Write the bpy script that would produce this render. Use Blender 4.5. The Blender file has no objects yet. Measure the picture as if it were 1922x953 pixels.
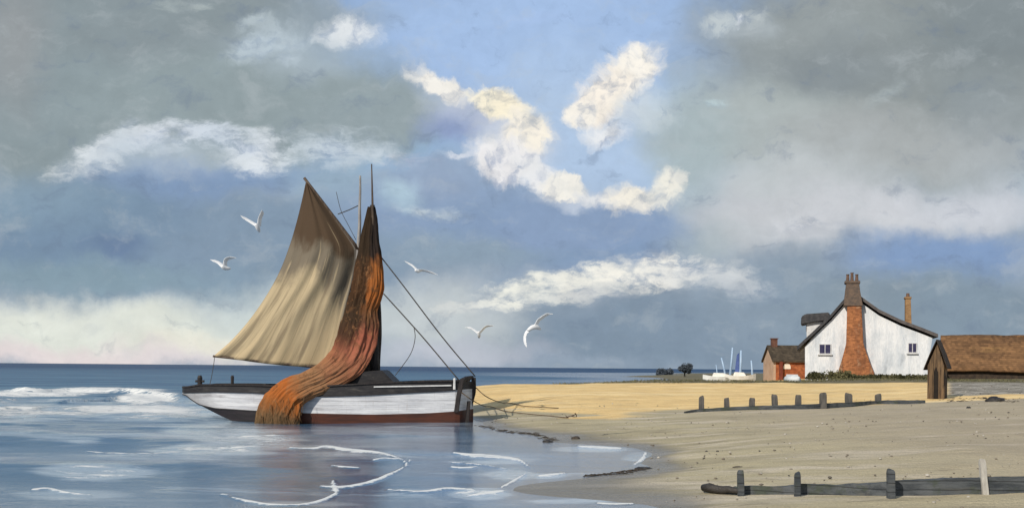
import bpy, bmesh, math, random
import numpy as np
from mathutils import Vector, Matrix, Euler
from mathutils import noise as mnoise

random.seed(7)
rng = np.random.default_rng(7)
R = math.radians
sc = bpy.context.scene
COL = sc.collection

# ------------------------------------------------------------------ camera, sky, sun, exposure
F, CX, CY, H, ROLL = 2000.0, 961.0, 689.0, 1.94, R(0.5)     # focal length and optical axis in photo pixels, eye height
cam_d = bpy.data.cameras.new("camera")
cam = bpy.data.objects.new("camera", cam_d)
COL.objects.link(cam)
cam_d.sensor_width = 36.0
cam_d.lens = 36.0 * F / 1922.0
cam_d.shift_y = (CY - 476.5) / 1922.0
cam_d.clip_start, cam_d.clip_end = 0.1, 40000.0
cr, sr = math.cos(ROLL), math.sin(ROLL)
cam.matrix_world = Matrix(((cr, -sr, 0, 0), (0, 0, -1, 0), (sr, cr, 0, H), (0, 0, 0, 1)))
sc.camera = cam

def ray(px, py):
    """direction (x, z) per metre of depth y"""
    xc, yc = (px - CX) / F, (CY - py) / F
    return xc * cr - yc * sr, xc * sr + yc * cr
def P(px, py, Y):
    a, b = ray(px, py)
    return np.array((a * Y, Y, H + b * Y))
def G(px, py, z=0.0):
    a, b = ray(px, py)
    Y = (z - H) / b
    return np.array((a * Y, Y, z))
class Frame:
    """a local frame standing at a world point, turned about z"""
    def __init__(s, origin, yaw):
        s.o = np.array(origin, float); s.yaw = yaw
        c, q = math.cos(yaw), math.sin(yaw)
        s.ex = np.array((c, q, 0)); s.ey = np.array((-q, c, 0))
    def pl(s, px, py, yl=0.0):
        a, b = ray(px, py)
        d = np.array((a, 1.0, b))
        t = np.dot(s.o + s.ey * yl - np.array((0, 0, H)), s.ey) / np.dot(d, s.ey)
        w = d * t + np.array((0, 0, H)) - s.o
        return np.dot(w, s.ex), np.dot(w, s.ey), w[2]
    def world(s, p):
        return s.o + s.ex * p[0] + s.ey * p[1] + np.array((0, 0, p[2]))
    def local(s, w):
        d = np.array(w, float) - s.o
        return np.array((np.dot(d, s.ex), np.dot(d, s.ey), d[2]))

def lin(c):
    return tuple(((v / 255) / 12.92 if v / 255 <= 0.04045 else ((v / 255 + 0.055) / 1.055) ** 2.4) for v in c)

SUN_EL, SUN_AZ = R(34), R(-142)          # azimuth clockwise from +y (the view direction): behind the viewer, to the left
sun_d = bpy.data.lights.new("sun", "SUN")
sun_d.energy, sun_d.angle, sun_d.color = 3.6, R(0.5), (1.0, 0.92, 0.80)
sun = bpy.data.objects.new("sun", sun_d)
COL.objects.link(sun)
sdir = Vector((math.sin(SUN_AZ) * math.cos(SUN_EL), math.cos(SUN_AZ) * math.cos(SUN_EL), math.sin(SUN_EL)))
sun.rotation_euler = (-sdir).to_track_quat("-Z", "Y").to_euler()
sun.location = (-30, -30, 40)

vs = sc.view_settings
vs.view_transform, vs.look, vs.gamma, vs.exposure = "Standard", "None", 1.0, 0.0
vs.use_curve_mapping = False

# ------------------------------------------------------------------ node helpers
class NT:
    def __init__(s, tree):
        s.t = tree; s.t.nodes.clear()
    def n(s, kind, **kw):
        nd = s.t.nodes.new(kind)
        for k, v in kw.items():
            setattr(nd, k, v)
        return nd
    def l(s, a, b):
        s.t.links.new(a, b)
    def put(s, sock, v):
        if isinstance(v, bpy.types.NodeSocket): s.l(v, sock)
        else: sock.default_value = v
    def math(s, op, a, b=0.0, c=None, clamp=False):
        m = s.n("ShaderNodeMath", operation=op); m.use_clamp = clamp
        s.put(m.inputs[0], a); s.put(m.inputs[1], b)
        if c is not None: s.put(m.inputs[2], c)
        return m.outputs[0]
    def vmath(s, op, a, b=None, scale=None):
        m = s.n("ShaderNodeVectorMath", operation=op)
        s.put(m.inputs[0], a)
        if b is not None: s.put(m.inputs[1], b)
        if scale is not None: s.put(m.inputs["Scale"], scale)
        return m.outputs[0]
    def mix(s, f, a, b, blend="MIX"):
        m = s.n("ShaderNodeMix", data_type="RGBA", blend_type=blend)
        s.put(m.inputs[0], f)
        for sock, v in ((m.inputs[6], a), (m.inputs[7], b)):
            if not isinstance(v, bpy.types.NodeSocket): v = tuple(v)[:3] + (1,)
            s.put(sock, v)
        return m.outputs[2]
    def noise(s, vec, scale, detail=5, rough=0.55, dist=0.0):
        m = s.n("ShaderNodeTexNoise")
        if vec is not None: s.l(vec, m.inputs["Vector"])
        m.inputs["Scale"].default_value = scale; m.inputs["Detail"].default_value = detail
        m.inputs["Roughness"].default_value = rough; m.inputs["Distortion"].default_value = dist
        return m.outputs
    def ss(s, v, a, b, lo=0.0, hi=1.0):
        m = s.n("ShaderNodeMapRange", interpolation_type="SMOOTHSTEP")
        s.put(m.inputs[0], v)
        m.inputs[1].default_value, m.inputs[2].default_value = a, b
        m.inputs[3].default_value, m.inputs[4].default_value = lo, hi
        return m.outputs[0]
    def scalev(s, vec, sx, sy, sz):
        return s.vmath("MULTIPLY", vec, (sx, sy, sz))
    def attr(s, name):
        return s.n("ShaderNodeAttribute", attribute_name=name).outputs

# ------------------------------------------------------------------ world: Nishita sky with banks of cloud at infinity
world = bpy.data.worlds.new("World")
sc.world = world
world.use_nodes = True
W = NT(world.node_tree)
sky = W.n("ShaderNodeTexSky", sky_type="NISHITA")
sky.sun_disc = False
sky.sun_elevation, sky.sun_rotation = SUN_EL, SUN_AZ
sky.air_density, sky.dust_density, sky.ozone_density = 1.0, 0.6, 2.0
tc = W.n("ShaderNodeTexCoord")
sep = W.n("ShaderNodeSeparateXYZ"); W.l(tc.outputs["Generated"], sep.inputs[0])
ym = W.math("MAXIMUM", sep.outputs[1], 0.12)
comb = W.n("ShaderNodeCombineXYZ")
W.l(W.math("DIVIDE", sep.outputs[0], ym), comb.inputs[0])
W.l(W.math("DIVIDE", sep.outputs[2], ym), comb.inputs[1])
p0 = W.vmath("SCALE", comb.outputs[0], scale=20.0)            # unit: 100 photo pixels of sky direction
def warp(p, scale, amp, detail, rough=0.6):
    n = W.noise(p, scale, detail, rough)
    d = W.vmath("SUBTRACT", n["Color"], (0.5, 0.5, 0.5))
    d = W.vmath("MULTIPLY", d, (amp, amp, 0))
    return W.vmath("ADD", p, d)
pw = warp(p0, 0.55, 1.5, 7)                                     # soft banks
pc = warp(warp(p0, 0.9, 0.85, 5), 3.2, 0.32, 6, 0.65)          # crisp heaps
pf = warp(warp(W.scalev(p0, 0.7, 1.3, 1), 0.9, 0.7, 6), 2.5, 0.3, 6, 0.7)
pf = W.scalev(pf, 1 / 0.7, 1 / 1.3, 1)                          # torn, wind-drawn wisps
_e = W.noise(pc, 2.6, 8, 0.68)["Fac"]; _f = W.noise(W.scalev(pf, .6, 1.5, 1), 2.2, 8, 0.7)["Fac"]
edge_n = {"c": W.math("SUBTRACT", _e, .52), "f": W.math("SUBTRACT", _f, .53)}
_sm = W.noise(W.vmath("ADD", pc, (.10, -.12, 0)), 1.7, 6, .6)["Fac"]
shade_n = {"c": W.ss(W.math("SUBTRACT", W.math("ADD", _sm, .5), W.noise(pc, 1.7, 6, .6)["Fac"]), .30, .54), "f": W.ss(_f, .32, .56)}
patch_n = {"c": W.ss(W.noise(p0, 1.3, 5, .6)["Fac"], .30, .46, .55, 1.0), "f": W.ss(W.noise(W.scalev(p0, 1, 1.4, 1), 1.15, 6, .65)["Fac"], .34, .56, .30, 1.0)}
SKYK = 10.0                                                    # background strength is 0.1
cur = W.mix(0.0, sky.outputs[0], (0, 0, 0))
cur = W.vmath("MULTIPLY", cur, (1.0, 1.0, 1.0))
def blob(px, py, rx, ry, c, a=1.0, soft=0.6, rot=0, k="w"):
    global cur
    u, v = ray(px, py)
    m = W.n("ShaderNodeMapping", vector_type="TEXTURE")
    W.l({"w": pw, "c": pc, "f": pf}[k], m.inputs[0])
    m.inputs[1].default_value = (u * 20, v * 20, 0)
    m.inputs[2].default_value = (0, 0, R(rot))
    m.inputs[3].default_value = (rx / 100, ry / 100, 100)
    g = W.n("ShaderNodeTexGradient", gradient_type="SPHERICAL")
    W.l(m.outputs[0], g.inputs[0])
    lum = .3 * c[0] + .59 * c[1] + .11 * c[2]
    if k == "w" and lum < 160: c = tuple(lum + (x - lum) * .86 + q_ for x, q_ in zip(c, (-1, 2, 0)))
    if k == "w":
        f = W.ss(g.outputs["Fac"], 0.0, soft, 0.0, a)
        col = tuple(x * SKYK for x in lin(c))
    else:
        e = W.math("ADD", g.outputs["Fac"], W.math("MULTIPLY", edge_n[k], .85 if k == "c" else 1.7))
        f = W.ss(e, 0.0, soft * (1.1 if k == 'c' else 1.0), 0.0, a)
        f = W.math("MULTIPLY", W.math("MULTIPLY", f, W.ss(g.outputs["Fac"], 0.0, .2)), patch_n[k])
        L = lin(c); dkc = tuple(x * SKYK * m for x, m in zip(L, (.54, .60, .72)))
        col = W.mix(shade_n[k], dkc, tuple(x * SKYK for x in L))
    cur = W.mix(f, cur, col)
SKY = [
 (961, 540, 2600, 260, (150, 163, 177), 1, .35),
 # clear patch tint
 (1000, 40, 520, 240, (156, 181, 216), .97, .6), (1100, 250, 360, 220, (168, 189, 215), .97, .7), (1010, 45, 120, 22, (160, 184, 220), .6, .9),
 # great grey bank, upper left
 (120, 140, 640, 330, (134, 146, 154), 1, .5), (480, 190, 440, 150, (138, 150, 157), 1, .5), (330, 30, 380, 120, (131, 141, 149), 1, .6),
 (620, 30, 170, 60, (140, 152, 165), .8, .8), (20, 60, 120, 210, (150, 146, 150), .5, .9), (700, 210, 200, 90, (140, 152, 160), 1, .6),
 # upper right bank
 (1700, 120, 480, 320, (140, 145, 148), 1, .5), (1480, 60, 260, 120, (142, 148, 153), .9, .7), (1860, 60, 260, 160, (122, 130, 138), .8, .8),
 (1420, 240, 260, 150, (165, 174, 174), .95, .7), (1650, 270, 330, 110, (161, 166, 167), .9, .8), (1560, 130, 260, 80, (127, 134, 142), .8, .9),
 (1870, 300, 200, 150, (163, 169, 172), .8, .9), (1850, 200, 150, 90, (134, 142, 150), .7, .9),
 (1500, 355, 300, 90, (184, 189, 191), .9, .8), (1650, 400, 330, 80, (195, 198, 203), 1, .8), (1430, 430, 230, 80, (188, 191, 195), .9, .8), (1850, 390, 200, 80, (192, 196, 203), .9, .8),
 # blue grey body of the lower clouds
 (180, 440, 520, 150, (114, 136, 164), 1, .6), (560, 470, 420, 140, (124, 143, 168), 1, .6), (60, 370, 250, 90, (128, 150, 172), .7, .9), (160, 520, 420, 60, (128, 150, 166), .8, .8),
 (380, 330, 330, 60, (121, 144, 182), .9, .7), (215, 458, 90, 34, (98, 118, 156), .7, .9), (640, 350, 120, 70, (140, 162, 184), .8, .9),
 (850, 400, 300, 110, (130, 150, 184), 1, .6), (1080, 450, 330, 105, (124, 146, 182), 1, .6), (1180, 430, 150, 60, (121, 146, 188), .8, .8), (880, 480, 250, 60, (133, 151, 172), .9, .8),
 (1240, 630, 640, 120, (122, 138, 160), 1, .6), (1500, 560, 330, 120, (131, 146, 166), 1, .7), (1320, 450, 150, 60, (160, 172, 176), .7, .9),
 (1770, 490, 240, 75, (124, 148, 190), 1, .6), (1800, 590, 330, 110, (125, 141, 160), 1, .6), (1610, 600, 200, 110, (127, 141, 157), .8, .8),
 # pale opening over the sea, left
 (160, 615, 640, 75, (212, 216, 207), 1, .7), (560, 580, 330, 70, (198, 207, 204), .9, .8), (120, 665, 560, 42, (220, 209, 208), .9, .9), (430, 640, 260, 35, (224, 220, 205), .7, .9),
 (830, 600, 220, 90, (188, 195, 197), .9, .8), (860, 660, 250, 40, (182, 186, 196), .8, .9), (1060, 680, 220, 24, (150, 164, 180), .6, .9),
 # white ridges
 (195, 290, 140, 42, (214, 219, 222), .95, .8, 20, "f"), (255, 262, 110, 40, (206, 213, 219), .85, .9, 20, "f"), (320, 258, 130, 42, (206, 213, 221), .85, .6, 8, "f"), (245, 240, 40, 26, (200, 208, 214), .7, .8, 40, "f"), (470, 288, 100, 56, (214, 220, 225), .95, .8, 0, "f"), (420, 262, 100, 38, (196, 206, 217), .7, .8, -12, "f"),
 (345, 312, 130, 30, (130, 150, 186), .8, .9, 0, "w"), (630, 280, 150, 56, (196, 207, 216), .8, .8, 0, "f"), (770, 300, 70, 26, (203, 203, 212), .6, .9, 0, "f"),
 (500, 85, 110, 45, (184, 197, 205), .9, .7, 15, "c"), (545, 120, 40, 22, (184, 197, 206), .8, .8, 0, "c"), (650, 66, 90, 42, (222, 226, 229), .95, .7, 0, "c"), (480, 38, 55, 26, (180, 192, 198), .8, .8, 0, "c"), (350, 5, 70, 18, (170, 180, 180), .7, .8, 0, "f"),
 (870, 232, 100, 72, (133, 147, 190), .9, .7, 0, "w"), (300, 285, 230, 55, (176, 190, 202), .6, .9, 5, "w"), (560, 90, 210, 70, (168, 182, 192), .6, .9, 0, "w"), (880, 200, 150, 60, (190, 198, 210), .6, .9, -28, "w"), (1390, 40, 110, 45, (168, 178, 184), .6, .9, 0, "w"), (1090, 425, 260, 70, (130, 150, 186), .95, .6, 0, "w"), (800, 330, 140, 70, (140, 156, 186), .8, .8, 0, "w"),
 (1290, 260, 110, 160, (160, 174, 178), .9, .8, 0, "w"), (960, 275, 110, 80, (204, 208, 216), .75, .9, 0, "w"), (1150, 190, 110, 80, (214, 216, 218), .6, .9, 35, "w"), (1110, 372, 140, 24, (196, 203, 214), .7, .9, 0, "w"),
 (820, 155, 85, 30, (231, 228, 221), 1, .5, -28, "c"), (900, 190, 50, 24, (238, 232, 214), 1, .5, -20, "c"), (945, 205, 75, 42, (243, 234, 210), 1, .5, -30, "c"), (985, 255, 66, 62, (237, 230, 216), 1, .5, -50, "c"), (945, 300, 95, 46, (224, 223, 224), 1, .5, -15, "c"),
 (1010, 335, 75, 30, (222, 223, 224), .95, .6, -30, "c"), (1062, 350, 60, 30, (232, 229, 221), 1, .4, 0, "c"), (1115, 366, 60, 16, (214, 216, 218), .9, .6, -12, "c"), (860, 285, 44, 10, (208, 213, 222), .8, .8, 0, "c"),
 (1185, 374, 80, 32, (233, 228, 216), 1, .6, -5, "c"), (1248, 350, 44, 60, (226, 224, 214), 1, .6, -25, "c"), (1275, 325, 22, 18, (216, 216, 210), .9, .7, 0, "c"),
 (1190, 130, 85, 58, (238, 233, 223), 1, .5, 40, "c"), (1130, 180, 92, 60, (236, 228, 216), 1, .5, 35, "c"), (1090, 212, 48, 34, (236, 231, 221), 1, .5, 30, "c"), (1135, 250, 62, 32, (222, 224, 226), .95, .6, 0, "c"), (1215, 205, 90, 60, (196, 205, 208), .6, .9, 0, "c"),
 (1350, 46, 60, 24, (190, 199, 202), .85, .7, 10, "c"), (1410, 36, 50, 22, (186, 194, 196), .8, .8, 0, "c"), (1385, 40, 12, 16, (220, 224, 226), .8, .8, 0, "c"),
 (1340, 188, 40, 16, (186, 205, 210), .7, .8, 0, "f"), (1660, 180, 60, 22, (166, 176, 178), .5, .9, 40, "f"),
 (890, 574, 150, 20, (206, 208, 204), .8, .8, 6, "f"), (940, 568, 150, 34, (200, 204, 204), .85, .9, 8, "f"), (1010, 545, 160, 44, (226, 226, 216), 1, .6, 9, "f"), (1110, 524, 130, 44, (228, 227, 218), 1, .6, 6, "f"), (1215, 508, 140, 44, (236, 233, 223), 1, .55, 4, "f"), (1330, 518, 150, 40, (206, 209, 210), .8, .8, -6, "f"),
 (1100, 550, 160, 24, (184, 188, 192), .7, .9, 6, "f"), (1390, 545, 90, 30, (170, 178, 186), .7, .9, 0, "f"),
 (810, 398, 90, 18, (190, 201, 207), .8, .8, -6, "f"), (745, 365, 60, 60, (176, 200, 212), .7, .9, 0, "w"), (1620, 490, 50, 14, (160, 176, 192), .7, .8, 0, "f"), (1520, 420, 120, 34, (197, 200, 205), .7, .9, 4, "f"),
]
for b in SKY:
    blob(*b)
puff = W.noise(pc, 2.4, 6, 0.62)["Fac"]
puff2 = W.noise(W.scalev(pf, 0.5, 1.4, 1), 0.8, 6, 0.6)["Fac"]
sh = W.math("ADD", W.math("MULTIPLY", puff, 0.28), W.math("MULTIPLY", puff2, 0.24))
sh = W.math("ADD", sh, 0.87)
cur = W.vmath("SCALE", cur, scale=sh)
mott = W.noise(W.scalev(pw, .8, 1.5, 1), 1.1, 8, .65)["Fac"]
cur = W.mix(W.ss(mott, .50, .72, 0, .30), cur, tuple(x * SKYK for x in lin((188, 196, 200))))
cur = W.mix(W.ss(mott, .46, .30, 0, .35), cur, tuple(x * SKYK for x in lin((108, 124, 148))))
# behind and overhead: plain broken grey cloud
nb = W.noise(tc.outputs["Generated"], 2.2, 5)["Fac"]
back = W.mix(W.ss(nb, 0.38, 0.62), tuple(x * SKYK for x in lin((120, 138, 160))), tuple(x * SKYK for x in lin((178, 186, 192))))
cur = W.mix(W.ss(sep.outputs[1], 0.12, 0.4), back, cur)
bg = W.n("ShaderNodeBackground")
W.l(cur, bg.inputs[0]); bg.inputs[1].default_value = 0.1
wo = W.n("ShaderNodeOutputWorld"); W.l(bg.outputs[0], wo.inputs[0])
world.cycles.sampling_method = "MANUAL"; world.cycles.sample_map_resolution = 512

# ------------------------------------------------------------------ materials
def new_mat(name):
    m = bpy.data.materials.new(name); m.use_nodes = True
    t = NT(m.node_tree)
    b = t.n("ShaderNodeBsdfPrincipled"); o = t.n("ShaderNodeOutputMaterial")
    t.l(b.outputs[0], o.inputs[0])
    return m, t, b
def bump(t, b, height, strength, dist=0.02):
    n = t.n("ShaderNodeBump")
    n.inputs["Strength"].default_value = strength; n.inputs["Distance"].default_value = dist
    t.l(height, n.inputs["Height"]); t.l(n.outputs[0], b.inputs["Normal"])
    return n
def weathered(name, c1, c2, scale=6, rough=0.8, bmp=0.4, stretch=(1, 1, 1), fine=40, bdist=0.01, c3=None, s3=1.2, spec=0.3, th=(.35, .65)):
    """two tones of the same stuff broken up by noise, optional large stains, fine grain"""
    m, t, b = new_mat(name)
    co = t.n("ShaderNodeTexCoord").outputs["Object"]
    v = t.scalev(co, *stretch)
    n1 = t.noise(v, scale, 7, 0.65)["Fac"]; n2 = t.noise(v, fine, 4, 0.6)["Fac"]
    c = t.mix(t.ss(n1, *th), lin_or(c1), lin_or(c2))
    if c3: c = t.mix(t.ss(t.noise(v, s3, 6, 0.7)["Fac"], .55, .7, 0, .8), c, lin_or(c3))
    c = t.vmath("SCALE", c, scale=t.math("ADD", t.math("MULTIPLY", n2, 0.5), 0.75))
    t.l(c, b.inputs["Base Color"])
    b.inputs["Roughness"].default_value = rough
    b.inputs["Specular IOR Level"].default_value = spec
    bump(t, b, t.math("ADD", n1, t.math("MULTIPLY", n2, 0.6)), bmp, bdist)
    return m
def lin_or(c):
    return c if max(c) <= 1.0 else lin(c)

M = {}
M["black_paint"] = weathered("black_paint", (.012, .012, .016), (.03, .028, .03), 3, .55, .4, (1, 1, 5), 30, c3=(.07, .065, .06), s3=2)
M["white_paint"] = weathered("white_hull_paint", (.72, .73, .76), (.50, .51, .55), 1.6, .45, .35, (.35, 1, 5), 20, c3=(.30, .29, .31), s3=.9)
m_ = M["white_paint"]; t = NT.__new__(NT); t.t = m_.node_tree
b = [n_ for n_ in t.t.nodes if n_.type == "BSDF_PRINCIPLED"][0]
co = t.n("ShaderNodeTexCoord").outputs["Object"]
sz = t.n("ShaderNodeSeparateXYZ"); t.l(co, sz.inputs[0])
fr_ = t.math("FRACT", t.math("MULTIPLY", t.math("SUBTRACT", sz.outputs[2], t.math("MULTIPLY", t.math("POWER", sz.outputs[0], 2.0), .004)), 7.0))
seam = t.math("MULTIPLY", t.ss(fr_, .14, .0), t.ss(t.noise(t.scalev(co, 1, 1, 3), 2.0, 5, .7)["Fac"], .35, .6, .15, .75)); old = b.inputs["Base Color"].links[0].from_socket
cc = t.mix(seam, old, (.16, .15, .15))
run = t.ss(t.noise(t.scalev(co, 5, 1, .35), 1.6, 6, .7)["Fac"], .56, .70, 0, .5)
cc = t.mix(run, cc, (.34, .30, .28))
cc = t.mix(t.ss(t.math("ADD", sz.outputs[0], t.math("MULTIPLY", t.noise(co, 3, 5)["Fac"], 1.0)), -3.4, -5.0, 0, .7), cc, (.22, .22, .23))
t.l(cc, b.inputs["Base Color"])
M["deck"] = weathered("deck_wood", (.03, .028, .026), (.06, .05, .04), 4, .75, .4, (.5, 6, 1))
M["tar_wood"] = weathered("tarred_wood", (.014, .012, .014), (.04, .032, .03), 5, .6, .5, (3, 3, .6))
M["spar"] = weathered("spar_wood", (.05, .032, .022), (.12, .085, .06), 5, .6, .3, (4, 4, .6))
M["pale_spar"] = weathered("pale_spar_wood", (.22, .20, .19), (.36, .35, .34), 5, .6, .3, (4, 4, .6))
M["rope"] = weathered("rope", (.045, .04, .04), (.10, .09, .08), 30, .9, .6, (1, 1, 1), 80)
M["rope_tan"] = weathered("mooring_rope", (.07, .045, .025), (.15, .10, .06), 30, .9, .6, (1, 1, 1), 80)
M["iron"] = weathered("rusty_iron", (.05, .03, .022), (.10, .05, .03), 12, .8, .5)
M["whitewash"] = weathered("whitewash", (.80, .81, .83), (.58, .62, .67), .8, .9, .7, (2.0, 2.0, .55), 7, .05, c3=(.42, .45, .49), s3=.75)
M["slate"] = weathered("dark_slate", (.035, .036, .042), (.075, .072, .075), 3, .75, .6, (1, 1, 1), 14, .03)
M["brick"] = weathered("orange_brick", (.40, .16, .065), (.24, .095, .045), 1.1, .9, .8, (2.0, 2.0, .7), 9, .05, c3=(.46, .31, .19), s3=1.1)
M["stack"] = weathered("sooty_brick", (.10, .08, .07), (.17, .12, .09), 3, .9, .6, (1, 1, 2), 14, .03)
M["ochre_brick"] = weathered("ochre_brick", (.36, .22, .11), (.24, .14, .07), 3, .9, .6, (1, 1, 2), 14, .03)
M["pot"] = weathered("clay_pot", (.18, .10, .07), (.10, .07, .055), 6, .85, .3)
M["glass"] = weathered("dark_window_glass", (.035, .03, .075), (.06, .055, .11), 3, .12, .1, spec=.5)
M["frame"] = weathered("white_window_frame", (.70, .70, .70), (.55, .55, .56), 6, .6, .2)
M["red_brick"] = weathered("red_brick", (.27, .075, .028), (.40, .13, .05), 1.6, .9, .5, (1, 1, 1), 10, .03)
M["peach"] = weathered("peach_render", (.50, .36, .26), (.42, .28, .19), 1.0, .9, .4, (1, 1, 1), 8, .03)
M["brown_tile"] = weathered("brown_roof_tile", (.055, .042, .028), (.09, .068, .045), 2.0, .9, .6, (1, 1, 3), 10, .04)
M["rust_roof"] = weathered("rusty_tile_roof", (.215, .115, .052), (.13, .07, .034), .45, .9, .8, (.7, 2, 2), 6, .06, c3=(.26, .15, .06), s3=.35)
M["shed_wood"] = weathered("shed_board", (.17, .11, .06), (.075, .05, .032), 3, .85, .7, (6, 6, .5), 40)
def courses(m_, axis, freq, cross, cfreq, depth=.55):
    t = NT.__new__(NT); t.t = m_.node_tree
    b = [n_ for n_ in t.t.nodes if n_.type == "BSDF_PRINCIPLED"][0]
    co = t.n("ShaderNodeTexCoord").outputs["Object"]
    sz = t.n("ShaderNodeSeparateXYZ"); t.l(co, sz.inputs[0])
    wob = t.math("MULTIPLY", t.math("SUBTRACT", t.noise(co, 1.1, 4)["Fac"], .5), .12)
    a_ = t.math("MULTIPLY", t.math("ADD", sz.outputs[axis], wob), freq)
    row = t.math("FLOOR", a_); sm_ = t.ss(t.math("FRACT", a_), .0, .22)
    c_ = t.math("ADD", t.math("MULTIPLY", sz.outputs[cross], cfreq), t.math("MULTIPLY", row, .37))
    wn = t.n("ShaderNodeTexWhiteNoise", noise_dimensions="2D"); cb_ = t.n("ShaderNodeCombineXYZ")
    t.l(row, cb_.inputs[0]); t.l(t.math("FLOOR", c_), cb_.inputs[1]); t.l(cb_.outputs[0], wn.inputs["Vector"])
    old = b.inputs["Base Color"].links[0].from_socket
    f_ = t.math("MULTIPLY", t.math("ADD", t.math("MULTIPLY", sm_, depth), 1 - depth), t.math("ADD", t.math("MULTIPLY", wn.outputs[0], .55), .72))
    t.l(t.vmath("SCALE", old, scale=f_), b.inputs["Base Color"])
M["shed_roof"] = weathered("shed_felt", (.035, .027, .022), (.07, .05, .035), 4, .9, .4)
courses(M["rust_roof"], 2, 7.0, 0, 5.0, .4); courses(M["brown_tile"], 2, 6.0, 0, 5.0, .4); courses(M["shed_wood"], 0, 7.0, 2, .35, .8)
courses(M["red_brick"], 2, 9.0, 0, 5.0, .25); courses(M["brick"], 2, 11.0, 0, 5.0, .25)
M["void"] = weathered("dark_opening", (.012, .010, .009), (.02, .016, .013), 4, .9, .2)
M["groyne"] = weathered("wet_groyne_wood", (.042, .050, .060), (.11, .12, .13), 2.5, .7, .7, (.5, 4, 4), 25, .02, c3=(.11, .11, .105), s3=1.4)
m_ = M["groyne"]; t = NT.__new__(NT); t.t = m_.node_tree
b = [n_ for n_ in t.t.nodes if n_.type == "BSDF_PRINCIPLED"][0]
co = t.n("ShaderNodeTexCoord").outputs["Object"]
sz = t.n("ShaderNodeSeparateXYZ"); t.l(co, sz.inputs[0])
fr_ = t.math("FRACT", t.math("MULTIPLY", t.math("ADD", sz.outputs[2], t.math("MULTIPLY", t.noise(t.scalev(co, .5, .5, .5), 1.2, 3)["Fac"], .10)), 8.0))
seam = t.ss(fr_, .0, .16); old = b.inputs["Base Color"].links[0].from_socket
alg = t.ss(t.noise(co, 1.7, 6, .7)["Fac"], .52, .64, 0, .7)
t.l(t.vmath("SCALE", t.mix(alg, old, (.060, .075, .050)), scale=t.math("ADD", t.math("MULTIPLY", seam, .8), .2)), b.inputs["Base Color"])
M["grey_wood"] = weathered("weathered_grey_wood", (.075, .072, .068), (.14, .13, .12), 4, .85, .6, (4, 4, .6), 30, .02)
M["pale_wood"] = weathered("bleached_wood", (.55, .53, .49), (.40, .38, .35), 5, .8, .5, (4, 4, .6), 30, .02)
M["gull"] = weathered("white_plumage", (.86, .86, .87), (.76, .77, .79), 12, .8, .2)
M["yacht"] = weathered("white_yacht_paint", (.84, .82, .76), (.70, .68, .63), 2, .5, .2)
M["blue_mast"] = weathered("pale_blue_spar", (.42, .55, .72), (.33, .46, .64), 3, .5, .2)
M["blue_cloth"] = weathered("blue_sail_cover", (.085, .13, .34), (.06, .10, .27), 2, .8, .3)
M["stone"] = weathered("dark_wet_stone", (.022, .020, .020), (.05, .045, .042), 5, .5, .8, (1, 1, 1), 30, .03)
M["weed"] = weathered("sea_wrack", (.04, .033, .028), (.085, .068, .055), 6, .8, .8, (1, 1, 1), 30, .03)
M["bark"] = weathered("bark", (.05, .045, .04), (.09, .08, .07), 5, .9, .5)
def leafy(name, c1, c2):
    m, t, b = new_mat(name)
    co = t.n("ShaderNodeTexCoord").outputs["Object"]
    gi = t.n("ShaderNodeNewGeometry").outputs["Random Per Island"]
    c = t.mix(gi, c1, c2)
    c = t.mix(t.ss(t.noise(co, 1.0, 4)["Fac"], .4, .65), c, tuple(x * .6 for x in c1))
    t.l(c, b.inputs["Base Color"]); b.inputs["Roughness"].default_value = .85; b.inputs["Specular IOR Level"].default_value = .1
    return m
M["hedge"] = leafy("hedge_leaf", (.085, .085, .040), (.19, .17, .09))
M["hazed_leaf"] = leafy("hazed_tree_leaf", (.085, .105, .13), (.125, .15, .18))  # blue-grey of distant haze mixed into the leaf colour
M["marram"] = leafy("marram_grass", (.10, .10, .055), (.20, .18, .10))

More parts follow.
